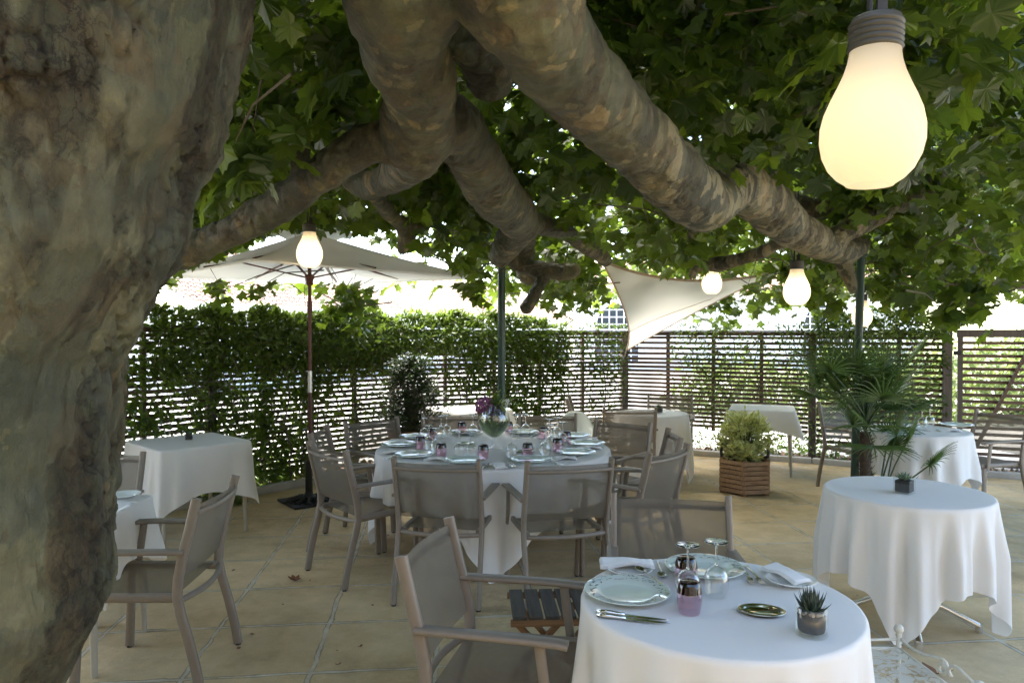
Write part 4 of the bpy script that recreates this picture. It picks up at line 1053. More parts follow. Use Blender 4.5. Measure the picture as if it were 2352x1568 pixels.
# ------------------------------------------------------------------ tableware
TZ = .7535
def make_plate(r, label, cat='plate', printed=True, mat=None, group=None):
    t = thing('plate', label, cat, group=group)
    prof = [(0, .004), (r * .52, .004), (r * .60, .007), (r * .68, .013), (r * .98, .020), (r, .022), (r * .995, .0245), (r * .97, .0235), (r * .69, .0165), (r * .62, .010), (r * .55, .0075), (0, .0075)]
    b = MB(); b.lathe([(r * .55, 0), (r * .57, .003)], 48); b.lathe(prof, 64); b.build('dish', mat or M['plate'], t, smooth=True)
    if printed:
        b = MB(); rp = random.Random(4)
        for k in range(96):
            a = k / 96 * 6.283 + rp.uniform(-.03, .03); q_ = rp.uniform(.74, .95); rr = r * q_
            z = .0165 + (q_ - .69) / .28 * .007 + .0012; an = a + rp.uniform(-1.2, 1.2); l = rp.uniform(.0055, .011); wd = l * .28
            c_ = Vector((rr * math.cos(a), rr * math.sin(a), z)); u = Vector((math.cos(an), math.sin(an), 0)); u.z = .022 * u.dot(Vector((math.cos(a), math.sin(a), 0))); v = Vector((-u.y, u.x, 0))
            b.add([c_ - u * l, c_ + v * wd, c_ + u * l, c_ - v * wd], [(0, 1, 2, 3)])
        b.build('leaf_print', M['plate_mark'], t)
    return t
def make_wineglass(label):
    t = thing('wine_glass', label, 'wine glass')
    b = MB(); b.lathe([(.031, 0), (.036, .02), (.041, .045), (.041, .062), (.036, .080), (.024, .095), (.010, .103), (.004, .106)], 32)
    b.lathe([(.0298, 0), (.0348, .02), (.0398, .045), (.0398, .062), (.0348, .079), (.0225, .0935), (.009, .101), (0, .102)], 32); b.build('bowl', M['glass'], t, smooth=True)
    b = MB(); b.tube([(0, 0, .104), (0, 0, .115), (0, 0, .16), (0, 0, .180)], [.006, .0036, .0034, .006], 12); b.build('stem', M['solidglass'], t, smooth=True)
    b = MB(); b.lathe([(0, .178), (.012, .179), (.040, .1855), (.040, .1875), (0, .1885)], 32); b.build('foot', M['solidglass'], t, smooth=True)
    return t
def make_tumbler(label):
    t = thing('tumbler', label, 'glass')
    b = MB(); b.lathe([(.034, 0), (.038, .02), (.041, .045), (.0395, .066)], 32); b.lathe([(.0325, 0), (.0365, .02), (.0395, .045), (.038, .066)], 32)
    b.build('bowl', M['glass_pink'], t, smooth=True)
    b = MB(); b.lathe([(.0395, .066), (.036, .085), (.031, .099), (.029, .1005), (0, .1005)], 32); b.lathe([(.038, .066), (.034, .082), (.022, .086), (0, .086)], 32)
    b.build('thick_base', M['glass_purple'], t, smooth=True)
    return t
def make_fork(label):
    t = thing('fork', label, 'fork')
    b = MB(); b.rtube([(0, -.10, .004), (0, -.05, .006), (0, .02, .010), (0, .045, .007)], .009, .0028)
    b.rtube([(0, -.105, .004), (0, -.09, .004)], .015, .003); b.build('handle', M['steel'], t, auto=50)
    b = MB(); b.rtube([(0, .042, .0075), (0, .056, .0055), (0, .064, .005)], .022, .0022)
    for x in (-.0092, -.003, .003, .0092): b.rtube([(x, .06, .005), (x, .085, .0055), (x * .95, .102, .0095)], .0034, .002)
    b.build('tines', M['steel'], t, auto=50); return t
def make_knife(label):
    t = thing('knife', label, 'knife')
    b = MB(); b.tube([(0, -.11, .007), (0, -.08, .008), (0, -.02, .0065)], [.0060, .0072, .0048], 12, sq=1.2); b.build('handle', M['steel'], t, smooth=True)
    b = MB(); vs = []; k = 10
    for i in range(k + 1):
        u = i / k; y = -.02 + .135 * u; wd = .0095 * (1 - u ** 3 * .95); vs += [(-.005, y, .0045), (-.005 + wd * 1.6, y, .0045), (-.005, y, .0065), (-.005 + wd * 1.6, y, .0052)]
    fs = []
    for i in range(k): a = 4 * i; fs += [(a + 2, a + 3, a + 7, a + 6), (a, a + 4, a + 5, a + 1), (a, a + 2, a + 6, a + 4), (a + 1, a + 5, a + 7, a + 3)]
    fs += [(0, 1, 3, 2), (4 * k, 4 * k + 2, 4 * k + 3, 4 * k + 1)]
    b.add(vs, fs); b.build('blade', M['steel'], t); return t
def make_spoon(label):
    t = thing('spoon', label, 'spoon')
    b = MB(); b.rtube([(0, -.09, .005), (0, -.03, .008), (0, .04, .009)], .008, .0026); b.build('handle', M['steel'], t, auto=50)
    b = MB(); b.lathe([(0, .001), (.5, .0022), (.85, .006), (1, .0105), (.97, .0112), (.82, .0075), (.5, .0036), (0, .0026)], 24, c=(0, .065, 0), sx=.017, sy=.028); b.build('bowl', M['steel'], t, smooth=True); return t
def make_napkin(label, L=.20, W=.09, bend=0.0, drape=.012):
    b = MB(); rn = random.Random(len(label))
    for k in range(3):
        z0 = .0015 + k * .0042; sh = k * .003
        def top(u, v, z0=z0, sh=sh, k=k):
            x = (u - .5) * (W - sh * 1.5); y = (v - .5) * (L - sh)
            xx = x + bend * max(0, v - .5) * (1) * W * 3
            z = z0 + .0045 * math.sin(2.7 * u + 5 * v + k * .15) + drape * math.exp(-((v - .45) / .28) ** 2) + .0015 * mnoise.noise(Vector((u * 6, v * 6, 1)))
            return (xx, y, z)
        m = 14; vs = [top(i / m, j / m) for j in range(m + 1) for i in range(m + 1)]; n1 = len(vs)
        vs2 = [(x, y, z - .0036) for x, y, z in vs]
        fs = [(j * (m + 1) + i, j * (m + 1) + i + 1, (j + 1) * (m + 1) + i + 1, (j + 1) * (m + 1) + i) for j in range(m) for i in range(m)]
        fs2 = [tuple(n1 + q_ for q_ in f[::-1]) for f in fs]
        rim = [i for i in range(m + 1)] + [(m + 1) * j + m for j in range(1, m + 1)] + [(m + 1) * m + i for i in range(m - 1, -1, -1)] + [(m + 1) * j for j in range(m - 1, 0, -1)]
        fr = [(rim[i], n1 + rim[i], n1 + rim[(i + 1) % len(rim)], rim[(i + 1) % len(rim)]) for i in range(len(rim))]
        b.add(vs + vs2, fs + fs2 + fr)
    o = b.build('napkin', M['napkin'], smooth=True); return tag(o, label, 'napkin', 'folded white napkins')
# --- front table (coordinates measured in an enlargement)
def C3(x, y, z=TZ): return P(1301.1 + x / 3.769, 1194.9 + y / 3.769, z)
def aim(a, b_): d = b_ - a; return math.atan2(-d.x, d.y)
plate0 = make_plate(.146, 'leaf-patterned plate nearest us on the foreground table', group='leaf-patterned celadon plates')
plate0.location = C3(525, 650)
dup(plate0, C3(1195, 440), 1.0, 'leaf-patterned plate under the glasses at the far side of the foreground table')
sp0 = make_plate(.086, 'small white side plate under the right napkin on the foreground table', printed=False, mat=M['china'], group='small side plates')
sp0.location = C3(1945, 555)
dup(sp0, C3(545, 455), 0, 'small white side plate under the left napkin on the foreground table')
nk = make_napkin('long folded napkin bridging the side plate at the left of the foreground table', .20, .085, 0, .010)
nk.location = C3(520, 430) + Vector((0, 0, .022)); nk.rotation_euler = (0, 0, R(86))
nk = make_napkin('folded napkin slanting off the side plate at the right of the foreground table', .19, .078, .15, .012)
nk.location = C3(1880, 520) + Vector((0, 0, .020)); nk.rotation_euler = (0, 0, R(22))
GW = 'upturned wine glasses'; GT = 'upturned purple tumblers'
wg0 = make_wineglass('upturned wine glass just behind the front purple tumbler on the foreground table'); wg0['group'] = GW; wg0.location = C3(1050, 690)
dup(wg0, C3(1295, 655), 0, 'upturned wine glass standing right of the tumblers, its foot the highest on the foreground table')
tb0 = make_tumbler('pink and purple tumbler standing in front of the wine glasses on the foreground table'); tb0['group'] = GT; tb0.location = C3(1063, 795)
dup(tb0, C3(1035, 560), 0, 'purple tumbler behind the wine glass, on the far plate side of the foreground table')
GK = 'polished steel cutlery'
fk0 = make_fork('left fork of the pair beside the right napkin on the foreground table'); fk0['group'] = GK
a, b_ = C3(1505, 400), C3(1615, 560); fk0.location = (a + b_) / 2; fk0.rotation_euler = (0, 0, aim(a, b_))
a, b_ = C3(1565, 410), C3(1690, 550); dup(fk0, (a + b_) / 2, aim(a, b_), 'right fork of the pair beside the right napkin on the foreground table')
kn0 = make_knife('upper of the two knives below the near plate on the foreground table'); kn0['group'] = GK
a, b_ = C3(230, 795), C3(900, 880); kn0.location = (a + b_) / 2; kn0.rotation_euler = (0, 0, aim(a, b_))
a, b_ = C3(265, 832), C3(880, 903); dup(kn0, (a + b_) / 2, aim(a, b_), 'lower of the two knives below the near plate on the foreground table')
spn0 = make_spoon('steel spoon between the left napkin and the far plate on the foreground table'); spn0['group'] = GK
a, b_ = C3(790, 355), C3(835, 520); spn0.location = (a + b_) / 2; spn0.rotation_euler = (0, 0, aim(a, b_))
a, b_ = C3(790, 600), C3(640, 495); dup(spn0, (a + b_) / 2 + Vector((0, .0, .024)), aim(a, b_), 'steel spoon lying over the back rim of the near plate')
def make_tray(label):
    t = thing('oval_tray', label, 'tray')
    b = MB(); b.lathe([(0, .003), (.70, .003), (.78, .006), (.82, .0105), (.97, .0125), (1, .0115), (1, .0090), (.84, .0075), (.78, .001), (0, 0)], 48, sx=.0735, sy=.052); b.build('dish', M['bronze'], t, smooth=True)
    return t
tray0 = make_tray('small oval silver tray beside the succulent on the foreground table'); tray0['group'] = 'small oval silver trays'; tray0.location = C3(1690, 800); tray0.rotation_euler = (0, 0, R(-12))

# succulents
def thick_leaf(b, base, a, el, L, wd, curl=.5, k=6, mi=0):
    vs = []; u = Vector((math.cos(a), math.sin(a), 0)); s = Vector((-math.sin(a), math.cos(a), 0)); p = Vector(base); e = el
    for i in range(k + 1):
        t = i / k; w_ = wd * (1 - t ** 1.6) * (.75 + .5 * math.sin(math.pi * min(1, t * 1.3))) + .0002
        n_ = Vector((0, 0, 1)) * math.cos(e) - u * math.sin(e)
        vs += [p - s * w_, p + n_ * w_ * .35, p + s * w_, p - n_ * w_ * .45]
        p = p + (u * math.cos(e) + Vector((0, 0, 1)) * math.sin(e)) * L / k; e += curl / k
    fs = []
    for i in range(k):
        for j in range(4): fs.append((4 * i + j, 4 * i + (j + 1) % 4, 4 * i + 4 + (j + 1) % 4, 4 * i + 4 + j))
    b.add(vs, fs, mi)
t = thing('potted_succulent', 'dark spiky succulent in a round glass pot of black soil on the foreground table', 'potted plant', C3(2120, 985), 0, 'little succulents in glass pots')
b = MB(); b.lathe([(0, 0), (.044, 0), (.047, .003), (.047, .083), (.0455, .0845), (.044, .083), (.044, .012), (0, .010)], 40); b.build('glass_pot', M['potglass'], t, smooth=True)
b = MB(); b.lathe([(0, .013), (.036, .013), (.0385, .02), (.0395, .060), (.035, .064), (0, .066)], 32); b.build('soil', M['soil'], t, smooth=True)
n = 26; an = np.linspace(0, 6.28, n) + rng.random(n) * .2; pp = np.stack([np.cos(an) * .033, np.sin(an) * .033, np.full(n, .066) + rng.random(n) * .006], 1)
scatter('pebbles', ic_v, ic_f, pp, rv(n), rv(n) * .3 + [0, 0, 1], rng.uniform(.010, .017, n), M['pebble'], t, smooth=True)
b = MB(); rs = random.Random(2)
for ring_, (cnt, el, L) in enumerate([(11, .45, .075), (12, .75, .078), (11, 1.0, .080), (8, 1.2, .078), (5, 1.4, .070)]):
    for k in range(cnt): thick_leaf(b, (0, 0, .062), k / cnt * 6.283 + ring_ * .4 + rs.uniform(-.1, .1), el + rs.uniform(-.1, .1), L * rs.uniform(.85, 1.1), .0095, .65, 8)
b.build('leaves', M['aloe'], t, smooth=True)
def cube_succulent(label, p, s=.09, rz=.7, small=False):
    t = thing('potted_succulent', label, 'potted plant', p, rz, 'little succulents in glass pots')
    b = MB(); b.box((0, 0, s / 2), (s, s, s)); o = b.build('glass_pot', M['potglass'], t)
    b = MB(); b.box((0, 0, s * .45), (s * .86, s * .86, s * .72)); b.build('soil', M['blackpot'], t, bevel=.003)
    b = MB(); rs = random.Random(9)
    for ring_, (cnt, el, L) in enumerate([(9, .15, .062), (8, .45, .055), (7, .8, .045), (4, 1.2, .03)]):
        for k in range(cnt): thick_leaf(b, (0, 0, s * .86), k / cnt * 6.283 + ring_ * .5, el + rs.uniform(-.1, .1), L * s / .09 * rs.uniform(.85, 1.15), .012 * s / .09, .5, 6)
    b.build('leaves', M['succulent'], t, smooth=True)
cube_succulent('pale rosette succulent in a glass cube on the bare round table at the right', P(2077, 1131, TZ), .088, .75)
cube_succulent('tiny dark potted plant on the square table by the left fence', P(434, 1010, TZ), .06, .3)
cube_succulent('tiny potted succulent on the small round table at the back fence', P(1513, 948, TZ), .075, .3)

# --- big table
def C7(x, y, z=TZ): return P(863 + x / 3.936, 896.2 + y / 3.936, z)
plates = [((215, 505), 'left'), ((350, 600), 'near left, behind the chair back'), ((810, 650), 'near centre-left behind the near left chair'), ((1405, 645), 'near centre-right behind the near right chair'), ((1812, 578), 'near right'), ((1908, 495), 'far right'), ((1790, 425), 'back right corner'), ((360, 432), 'back left corner'), ((810, 392), 'back centre-left'), ((1330, 392), 'back centre-right')]
for (x, y), w_ in plates: dup(plate0, C7(x, y), x * .01, 'green-rimmed plate at the ' + w_ + ' of the big round table')
tm = [((405, 530), 'in front of the leftmost chair setting'), ((505, 445), 'behind the wine glasses at the far left'), ((592, 600), 'at the near left, next to two wine glasses'), ((972, 618), 'in front of the flower vase, left of centre'), ((1373, 600), 'on the near right beside the oval tray'), ((1645, 550), 'at the right between wine glasses'), ((1722, 480), 'at the far right behind the glasses'), ((1515, 435), 'at the back right'), ((780, 385), 'at the back left before the far chair'), ((1203, 385), 'just right of the flower vase')]
for (x, y), w_ in tm: dup(tb0, C7(x, y), 0, 'purple tumbler on the big table ' + w_)
wgs = [((438, 455), 'farthest left'), ((482, 540), 'left, in front of the farthest left one'), ((540, 570), 'left, beside the near left tumbler'), ((590, 430), 'back left, front one of a pair'), ((640, 420), 'back left, rear one of a pair'), ((880, 415), 'left of the flower vase at the back'), ((755, 605), 'near left pair, left one'), ((860, 605), 'near left pair, right one'), ((1225, 610), 'alone right of the vase foot'), ((1270, 415), 'back right pair, left one'), ((1355, 412), 'back right pair, right one'), ((1570, 465), 'right cluster, back left one'), ((1640, 445), 'right cluster, back right one'), ((1690, 500), 'right cluster, outermost'), ((1530, 590), 'right cluster, nearest one'), ((1582, 530), 'right cluster, middle one')]
for (x, y), w_ in wgs: dup(wg0, C7(x, y), 0, 'upturned wine glass on the big table: ' + w_)
nps = [((225, 465), 80, 'back left edge'), ((150, 572), 75, 'left edge, hanging over'), ((560, 632), 70, 'near left behind the chair'), ((1110, 690), 15, 'near edge between the two near chairs'), ((1690, 625), 100, 'near right'), ((1930, 530), 95, 'right edge'), ((1900, 445), 95, 'back right edge')]
for i, ((x, y), a, w_) in enumerate(nps):
    o = make_napkin('crumpled white napkin on the big table: ' + w_, .19, .085, 0, .012) if i == 0 else None
    if i == 0: nkb = o
    else: o = nkb.copy(); COL.objects.link(o); o['label'] = 'crumpled white napkin on the big table: ' + w_
    o.location = C7(x, y) + Vector((0, 0, .003)); o.rotation_euler = (0, 0, R(a))
for (x0, y0, x1, y1, w_) in [(930, 712, 1010, 660, 'left of the near napkin, outer one'), (960, 716, 1022, 665, 'left of the near napkin, inner one')]:
    a, b_ = C7(x0, y0), C7(x1, y1); dup(kn0, (a + b_) / 2, aim(a, b_), 'knife on the big table ' + w_)
for (x0, y0, x1, y1, w_) in [(1165, 650, 1250, 712, 'right of the near napkin, outer one'), (1195, 645, 1280, 708, 'right of the near napkin, inner one'), (120, 612, 210, 590, 'by the near left plate'), (1590, 652, 1640, 668, 'by the near centre-right plate'), (1420, 415, 1460, 400, 'beside the back centre-right plate')]:
    a, b_ = C7(x0, y0), C7(x1, y1); dup(fk0, (a + b_) / 2, aim(a, b_), 'fork on the big table ' + w_)
dup(tray0, C7(815, 485), .1, 'oval silver tray on the big table left of the vase')
dup(tray0, C7(1350, 558), .1, 'oval silver tray on the big table behind the near right tumbler')
# vase with flowers
t = thing('flower_vase', 'balloon glass vase of green water with purple and white blooms, centre of the big table', 'vase', C7(1070, 522))
gp = [(.062, 0), (.060, .004), (.02, .008), (.016, .012), (.0155, .075), (.022, .085), (.060, .105), (.10, .145), (.121, .190), (.123, .225), (.113, .27), (.097, .315), (.085, .345)]
b = MB(); b.lathe(gp, 48); b.lathe([(r - .0025 if z > .08 else r * .7, z) for r, z in gp[5:]], 48); b.build('glass_bowl', M['glass'], t, smooth=True)
b = MB(); b.lathe([(0, .088), (.02, .088), (.057, .107), (.096, .146), (.117, .19), (.119, .218), (0, .221)], 40); b.build('water', M['water_green'], t, smooth=True)
b = MB(); rs = random.Random(8)
for k in range(16):
    a = rs.random() * 6.28; b.tube([(math.cos(a) * .03, math.sin(a) * .03, .11), (math.cos(a + 2) * .06, math.sin(a + 2) * .06, .2), (math.cos(a + 2) * .05, math.sin(a + 2) * .05, .31)], .003, 5)
b.build('stems', M['stem'], t)
PETAL = ([(0, 0, 0), (.45, .4, .1), (.35, .9, .15), (-.35, .9, .15), (-.45, .4, .1)], [(0, 1, 2), (0, 2, 3), (0, 3, 4)])
def bloom(name, c_, r, n, mat, sz):
    d_ = rng.normal(size=(n, 3)); d_ /= np.linalg.norm(d_, axis=1, keepdims=True); pos = d_ * r * rng.uniform(.75, 1.05, (n, 1)) + np.array(c_)
    scatter(name, *PETAL, pos, rng.normal(size=(n, 3)), d_ + rng.normal(size=(n, 3)) * .3, rng.uniform(sz * .7, sz * 1.2, n), mat, t)
bloom('purple_bloom', (-.075, -.02, .33), .062, 420, M['purple'], .018)
bloom('purple_bloom', (-.10, .01, .29), .04, 200, M['purple'], .016)
bloom('dark_bloom', (.0, -.01, .31), .060, 320, M['darkpurple'], .016)
bloom('dark_bloom', (.03, .0, .25), .055, 220, M['darkpurple'], .016)
bloom('white_bloom', (.085, 0, .345), .030, 120, M['whitepetal'], .018)
n = 70; pos = rng.normal(size=(n, 3)) * [.06, .05, .05] + [0, 0, .33]
scatter('leaves', *LANCE, pos, rng.normal(size=(n, 3)) + [0, 0, .6], rng.normal(size=(n, 3)), rng.uniform(.03, .07, n), M['vine_leaf'], t)

# --- right back table setting + left table plate
dup(plate0, P(2198, 979, TZ), 0, 'plate on the round table beside the gate')
dup(wg0, P(2118, 984, TZ), 0, 'upturned wine glass on the table beside the gate, left one')
dup(wg0, P(2136, 978, TZ), 0, 'upturned wine glass on the table beside the gate, right one')
o = nkb.copy(); COL.objects.link(o); o['label'] = 'white napkin at the right of the table beside the gate'; o.location = P(2180, 990, TZ); o.rotation_euler = (0, 0, 1.5)
o = nkb.copy(); COL.objects.link(o); o['label'] = 'white napkin behind the palm trunk on the table beside the gate'; o.location = P(2085, 988, TZ); o.rotation_euler = (0, 0, .6)
dup(fk0, P(2107, 990, TZ), 1.2, 'fork on the table beside the gate')
dup(sp0, P(284, 1143, TZ), 0, 'small plate on the square table just emerging from behind the trunk')

# ------------------------------------------------------------------ parasol
UC = Vector((-1.97, 7.0, 0))
t = thing('parasol', 'square off-white parasol on a red-brown wooden pole at the left', 'parasol', UC)
Nn_ = Vector((-.06, -1.40, 2.215)); Ll = Vector((-1.60, .10, 2.205)); Fr = Vector((-.06, 1.36, 2.215)); Rr_ = Vector((1.66, .22, 2.20)); TOP = Vector((0, 0, 2.62))
cs = [Nn_, Rr_, Fr, Ll]
b = MB()
for i in range(4):
    a, c_ = cs[i], cs[(i + 1) % 4]; m = 10; vs = []; idx = {}
    for j in range(m + 1):
        for k in range(j + 1):
            s_ = j / m; e_ = a.lerp(c_, k / j) if j else a
            mid = 1 - abs(2 * (k / j) - 1) if j else 0
            e2 = e_ + Vector((0, 0, -.0)) - (e_ - Vector((0, 0, e_.z))) * .035 * mid
            p = TOP.lerp(e2, s_); p.z += -.06 * math.sin(math.pi * s_) * (.4 + .6 * mid)
            idx[(j, k)] = len(vs); vs.append(p)
    fs = []
    for j in range(m):
        for k in range(j + 1):
            fs.append((idx[(j, k)], idx[(j + 1, k)], idx[(j + 1, k + 1)]))
            if k < j: fs.append((idx[(j, k)], idx[(j + 1, k + 1)], idx[(j, k + 1)]))
    b.add(vs, fs)
    # short valance
    g = 12
    for k in range(g):
        p, q_ = a.lerp(c_, k / g), a.lerp(c_, (k + 1) / g)
        f_ = lambda v, w_: v - (v - Vector((0, 0, v.z))) * .035 * (1 - abs(2 * w_ - 1))
        p, q_ = f_(p, k / g), f_(q_, (k + 1) / g)
        b.add([p, q_, q_ - Vector((0, 0, .018)), p - Vector((0, 0, .018))], [(0, 1, 2, 3)])
b.build('canopy', M['canvas'], t, smooth=True, auto=14)
b = MB(); k = 40; vs = [TOP + Vector((0, 0, .055))]
for rr, zz in ((.12, .035), (.24, .0), (.36, -.035), (.42, -.045)):
    for j in range(k):
        a = 2 * math.pi * j / k; w_ = rr * (1 + .05 * math.sin(9 * a)); sq = 1 / (abs(math.cos(a + .7)) ** 3 + abs(math.sin(a + .7)) ** 3) ** (1 / 3)
        vs.append(TOP + Vector((w_ * math.cos(a) * sq, w_ * math.sin(a) * sq, zz + .018 + .016 * math.sin(11 * a + rr * 9) * rr / .4)))
fs = [(0, 1 + j, 1 + (j + 1) % k) for j in range(k)]
for i in range(3): fs += [(1 + i * k + j, 1 + (i + 1) * k + j, 1 + (i + 1) * k + (j + 1) % k, 1 + i * k + (j + 1) % k) for j in range(k)]
b.add(vs, fs); b.build('vent_cap', M['canvas'], t, smooth=True)
b = MB(); b.lathe([(0, .13), (.012, .125), (.02, .11), (.012, .095), (.028, .085), (.03, .07), (.018, .055), (.02, .04), (0, .04)], 16, c=tuple(TOP)); b.build('finial', M['umb_wood'], t, smooth=True)
b = MB(); b.tube([(0, 0, 1.27), (0, 0, 2.62)], .018, 16); b.build('pole', M['umb_wood'], t, auto=40)
b = MB(); b.tube([(0, 0, 1.06), (0, 0, 1.27)], .0215, 16); b.build('joint_sleeve', M['alu'], t, auto=40)
b = MB(); b.tube([(0, 0, 1.84), (0, 0, 1.95)], .025, 16); b.build('tape_wrap', M['umb_wood'], t, auto=40)
b = MB(); b.tube([(0, 0, .30), (0, 0, 1.06)], .018, 16); b.build('lower_pole', M['umb_wood'], t, auto=40)
hub = Vector((0, 0, 2.16))
b = MB(); b.lathe([(.021, -.06), (.034, -.05), (.036, .0), (.046, .01), (.046, .035), (.03, .045), (.021, .05)], 16, c=tuple(hub)); b.build('hub', M['umb_wood'], t, smooth=True)
ends = cs + [cs[i].lerp(cs[(i + 1) % 4], .5) * 1 for i in range(4)]
for i, e_ in enumerate(ends):
    f_ = .96; e2 = Vector((e_.x * f_, e_.y * f_, e_.z + .012)); 
    if i >= 4: e2 = Vector((e_.x * .93, e_.y * .93, e_.z + .016))
    st = Vector((0, 0, 2.585)); md = st.lerp(e2, .5); md.z -= (.040 if i < 4 else .078)
    b = MB(); b.rtube([st, st.lerp(md, .5) - Vector((0, 0, .008)), md, md.lerp(e2, .5) - Vector((0, 0, .006)), e2], .016, .026, side=(0, 0, 1)); rb = b.build('rib', M['umb_wood'], t)
    d_ = Vector((e2.x, e2.y, 0)).normalized()
    if i >= 4: continue
    b = MB(); b.rtube([hub + d_ * .04 + Vector((0, 0, .02)), md - Vector((0, 0, .012))], .014, .022, side=(0, 0, 1)); b.build('strut', M['umb_wood'], rb)
b = MB(); b.tube([(-.03, -.025, 2.2), (-.045, -.03, 2.0), (-.03, -.024, 1.85)], .003, 5); b.build('pull_cord', M['iron'], t)
# ornate cast base, a thing of its own
BO = Vector((0, -.05, 0)); BR = Matrix.Rotation(R(38), 3, 'Z')
b = MB(); b.box((0, 0, .012), (.46, .46, .022)); bs = b.build('base_plate', M['iron'], t, bevel=.006); bs.location = BO; bs.rotation_euler = (0, 0, R(38))
b = MB(); b.lathe([(.10, .024), (.085, .05), (.05, .07), (.04, .085), (.032, .11), (.034, .115), (.034, .36), (.040, .365), (.040, .40), (.026, .405)], 24); b.build('socket_tube', M['iron'], bs, auto=40)
b = MB()
for k in range(12):
    a = k * math.pi / 6; rr = .21 if k % 3 else .26
    b.tube([(math.cos(a) * .07, math.sin(a) * .07, .05), (math.cos(a + .12) * .13, math.sin(a + .12) * .13, .045), (math.cos(a) * rr, math.sin(a) * rr, .028)], [.014, .016, .006], 8)
    b.tube([(math.cos(a + .26) * .15, math.sin(a + .26) * .15, .026), (math.cos(a + .1) * .19, math.sin(a + .1) * .19, .034), (math.cos(a + .26) * .21, math.sin(a + .26) * .21, .026)], .008, 6)
b.build('leaf_ornament', M['iron'], bs, smooth=True)
b = MB(); b.tube([(.03, 0, .33), (.065, 0, .33)], .006, 8); b.tube([(.065, 0, .315), (.065, 0, .345)], .010, 8); b.build('clamp_knob', M['iron'], bs)

# ------------------------------------------------------------------ shade sail
def C4(x, y, d): return PD(1327.7 + x / 3.543, 584.2 + y / 3.543, d)
def bez(pts, t):
    pts = list(pts)
    while len(pts) > 1: pts = [pts[i].lerp(pts[i + 1], t) for i in range(len(pts) - 1)]
    return pts[0]
dA, dB, dC = 7.6, 10.15, 8.9
AC = [C4(190, 48, dA), C4(560, 215, 8.2), C4(1050, 270, 8.6), C4(1595, 148, dC)]
BC = [C4(392, 782, dB), C4(800, 540, 9.7), C4(1200, 340, 9.3), C4(1595, 152, dC)]
AB = [C4(190, 48, dA), C4(400, 420, 8.5), C4(450, 640, 9.4), C4(392, 782, dB)]
ss = thing('shade_sail', 'off-white triangular shade sail stretched from a limb down to the fence post', 'shade sail', tuple(C4(392, 782, dB)))
base = Vector(ss.location)
def S(u, v):
    a, c_ = bez(AC, u), bez(BC, u); p = a.lerp(c_, v)
    st = AC[0].lerp(BC[0], v); bow = bez(AB, v) - st
    return p + bow * (1 - u) ** 2.2
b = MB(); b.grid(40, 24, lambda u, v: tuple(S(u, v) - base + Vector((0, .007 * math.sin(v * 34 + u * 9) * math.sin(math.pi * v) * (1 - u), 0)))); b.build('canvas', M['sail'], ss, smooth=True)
b = MB(); b.tube([S(u, 0) - base for u in np.linspace(0, 1, 24)], .016, 8, sq=.4); b.tube([S(u, 1) - base for u in np.linspace(0, 1, 24)], .012, 8, sq=.4); b.tube([S(0, v) - base for v in np.linspace(0, 1, 24)], .020, 8, sq=.4); b.build('hem', M['hem'], ss, smooth=True)
b = MB(); b.tube([S(u, .68 - .10 * u + .45 * u * u) - base + Vector((0, -.012, 0)) for u in np.linspace(0, .62, 20)], .0035, 5); b.build('seam', M['hem'], ss)
b = MB(); pB = BC[0] - base; pF = Vector((FP[3][0], FP[3][1] - .05, 1.30)) - base; b.tube([pB, pF], .006, 6); b.tube([pF + Vector((.0, 0, .03)), pF - Vector((.05, 0, .10))], .006, 6); b.build('guy_rope', M['white_iron'], ss)
b = MB(); e2 = AC[3] - base; b.tube([e2, e2 + Vector((.5, .1, .18))], .005, 5); b.build('guy_rope', M['white_iron'], ss)

# ------------------------------------------------------------------ bulb lamps
def make_lamp(label, core='lamp_core'):
    # origin at the middle of the glass; total glass height 0.275, diameter 0.205
    t = thing('bulb_lamp', label, 'pendant lamp', group='oversized light-bulb lamps hung in the tree')
    r = .1025
    prof = [(0, -.132), (.046, -.132), (.050, -.128), (.066, -.117), (.083, -.098), (.096, -.070), (.1020, -.040), (.1015, -.010), (.095, .020), (.084, .048), (.071, .076), (.060, .102), (.0535, .124), (.0505, .142), (.050, .150), (0, .150)]
    # smooth the profile a little
    b = MB(); b.lathe(prof[1:-1], 48); b.lathe([(0, -.1315), (.046, -.132)], 48); b.build('bulb_glass', M['bulb'], t, smooth=True)
    b = MB(); b.lathe([(.001, -.05), (.020, -.045), (.030, -.02), (.030, .01), (.020, .035), (.001, .04)], 16, c=(0, 0, -.015)); b.build('lit_core', M[core], t, smooth=True)
    b = MB(); pr = [(.0500, .148)]
    z = .150
    for k in range(5):
        pr += [(.0525, z), (.0545, z + .004), (.0525, z + .009), (.0500, z + .0105)]; z += .012
    pr += [(.050, z), (.048, z + .006), (.036, z + .009), (0, z + .009)]
    b.lathe(pr, 40); b.build('screw_cap', M['cap'], t, smooth=True)
    b = MB(); b.box((.012, 0, z + .03), (.026, .006, .05)); b.tube([(-.018, 0, z + .005), (-.020, 0, z + .05), (-.008, 0, z + .16), (.004, 0, z + .34), (.008, 0, z + .55)], .006, 8)
    b.tube([(.012, 0, z + .05), (.012, 0, z + .55)], .004, 6)
    b.build('cord', M['rubber'], t)
    return t
lm = make_lamp('largest and nearest glowing bulb lamp, at the upper right')
lm.location = PD(2003, 282, 1.52); lm.rotation_euler = (R(1.5), R(1.2), .3)
lm2 = None
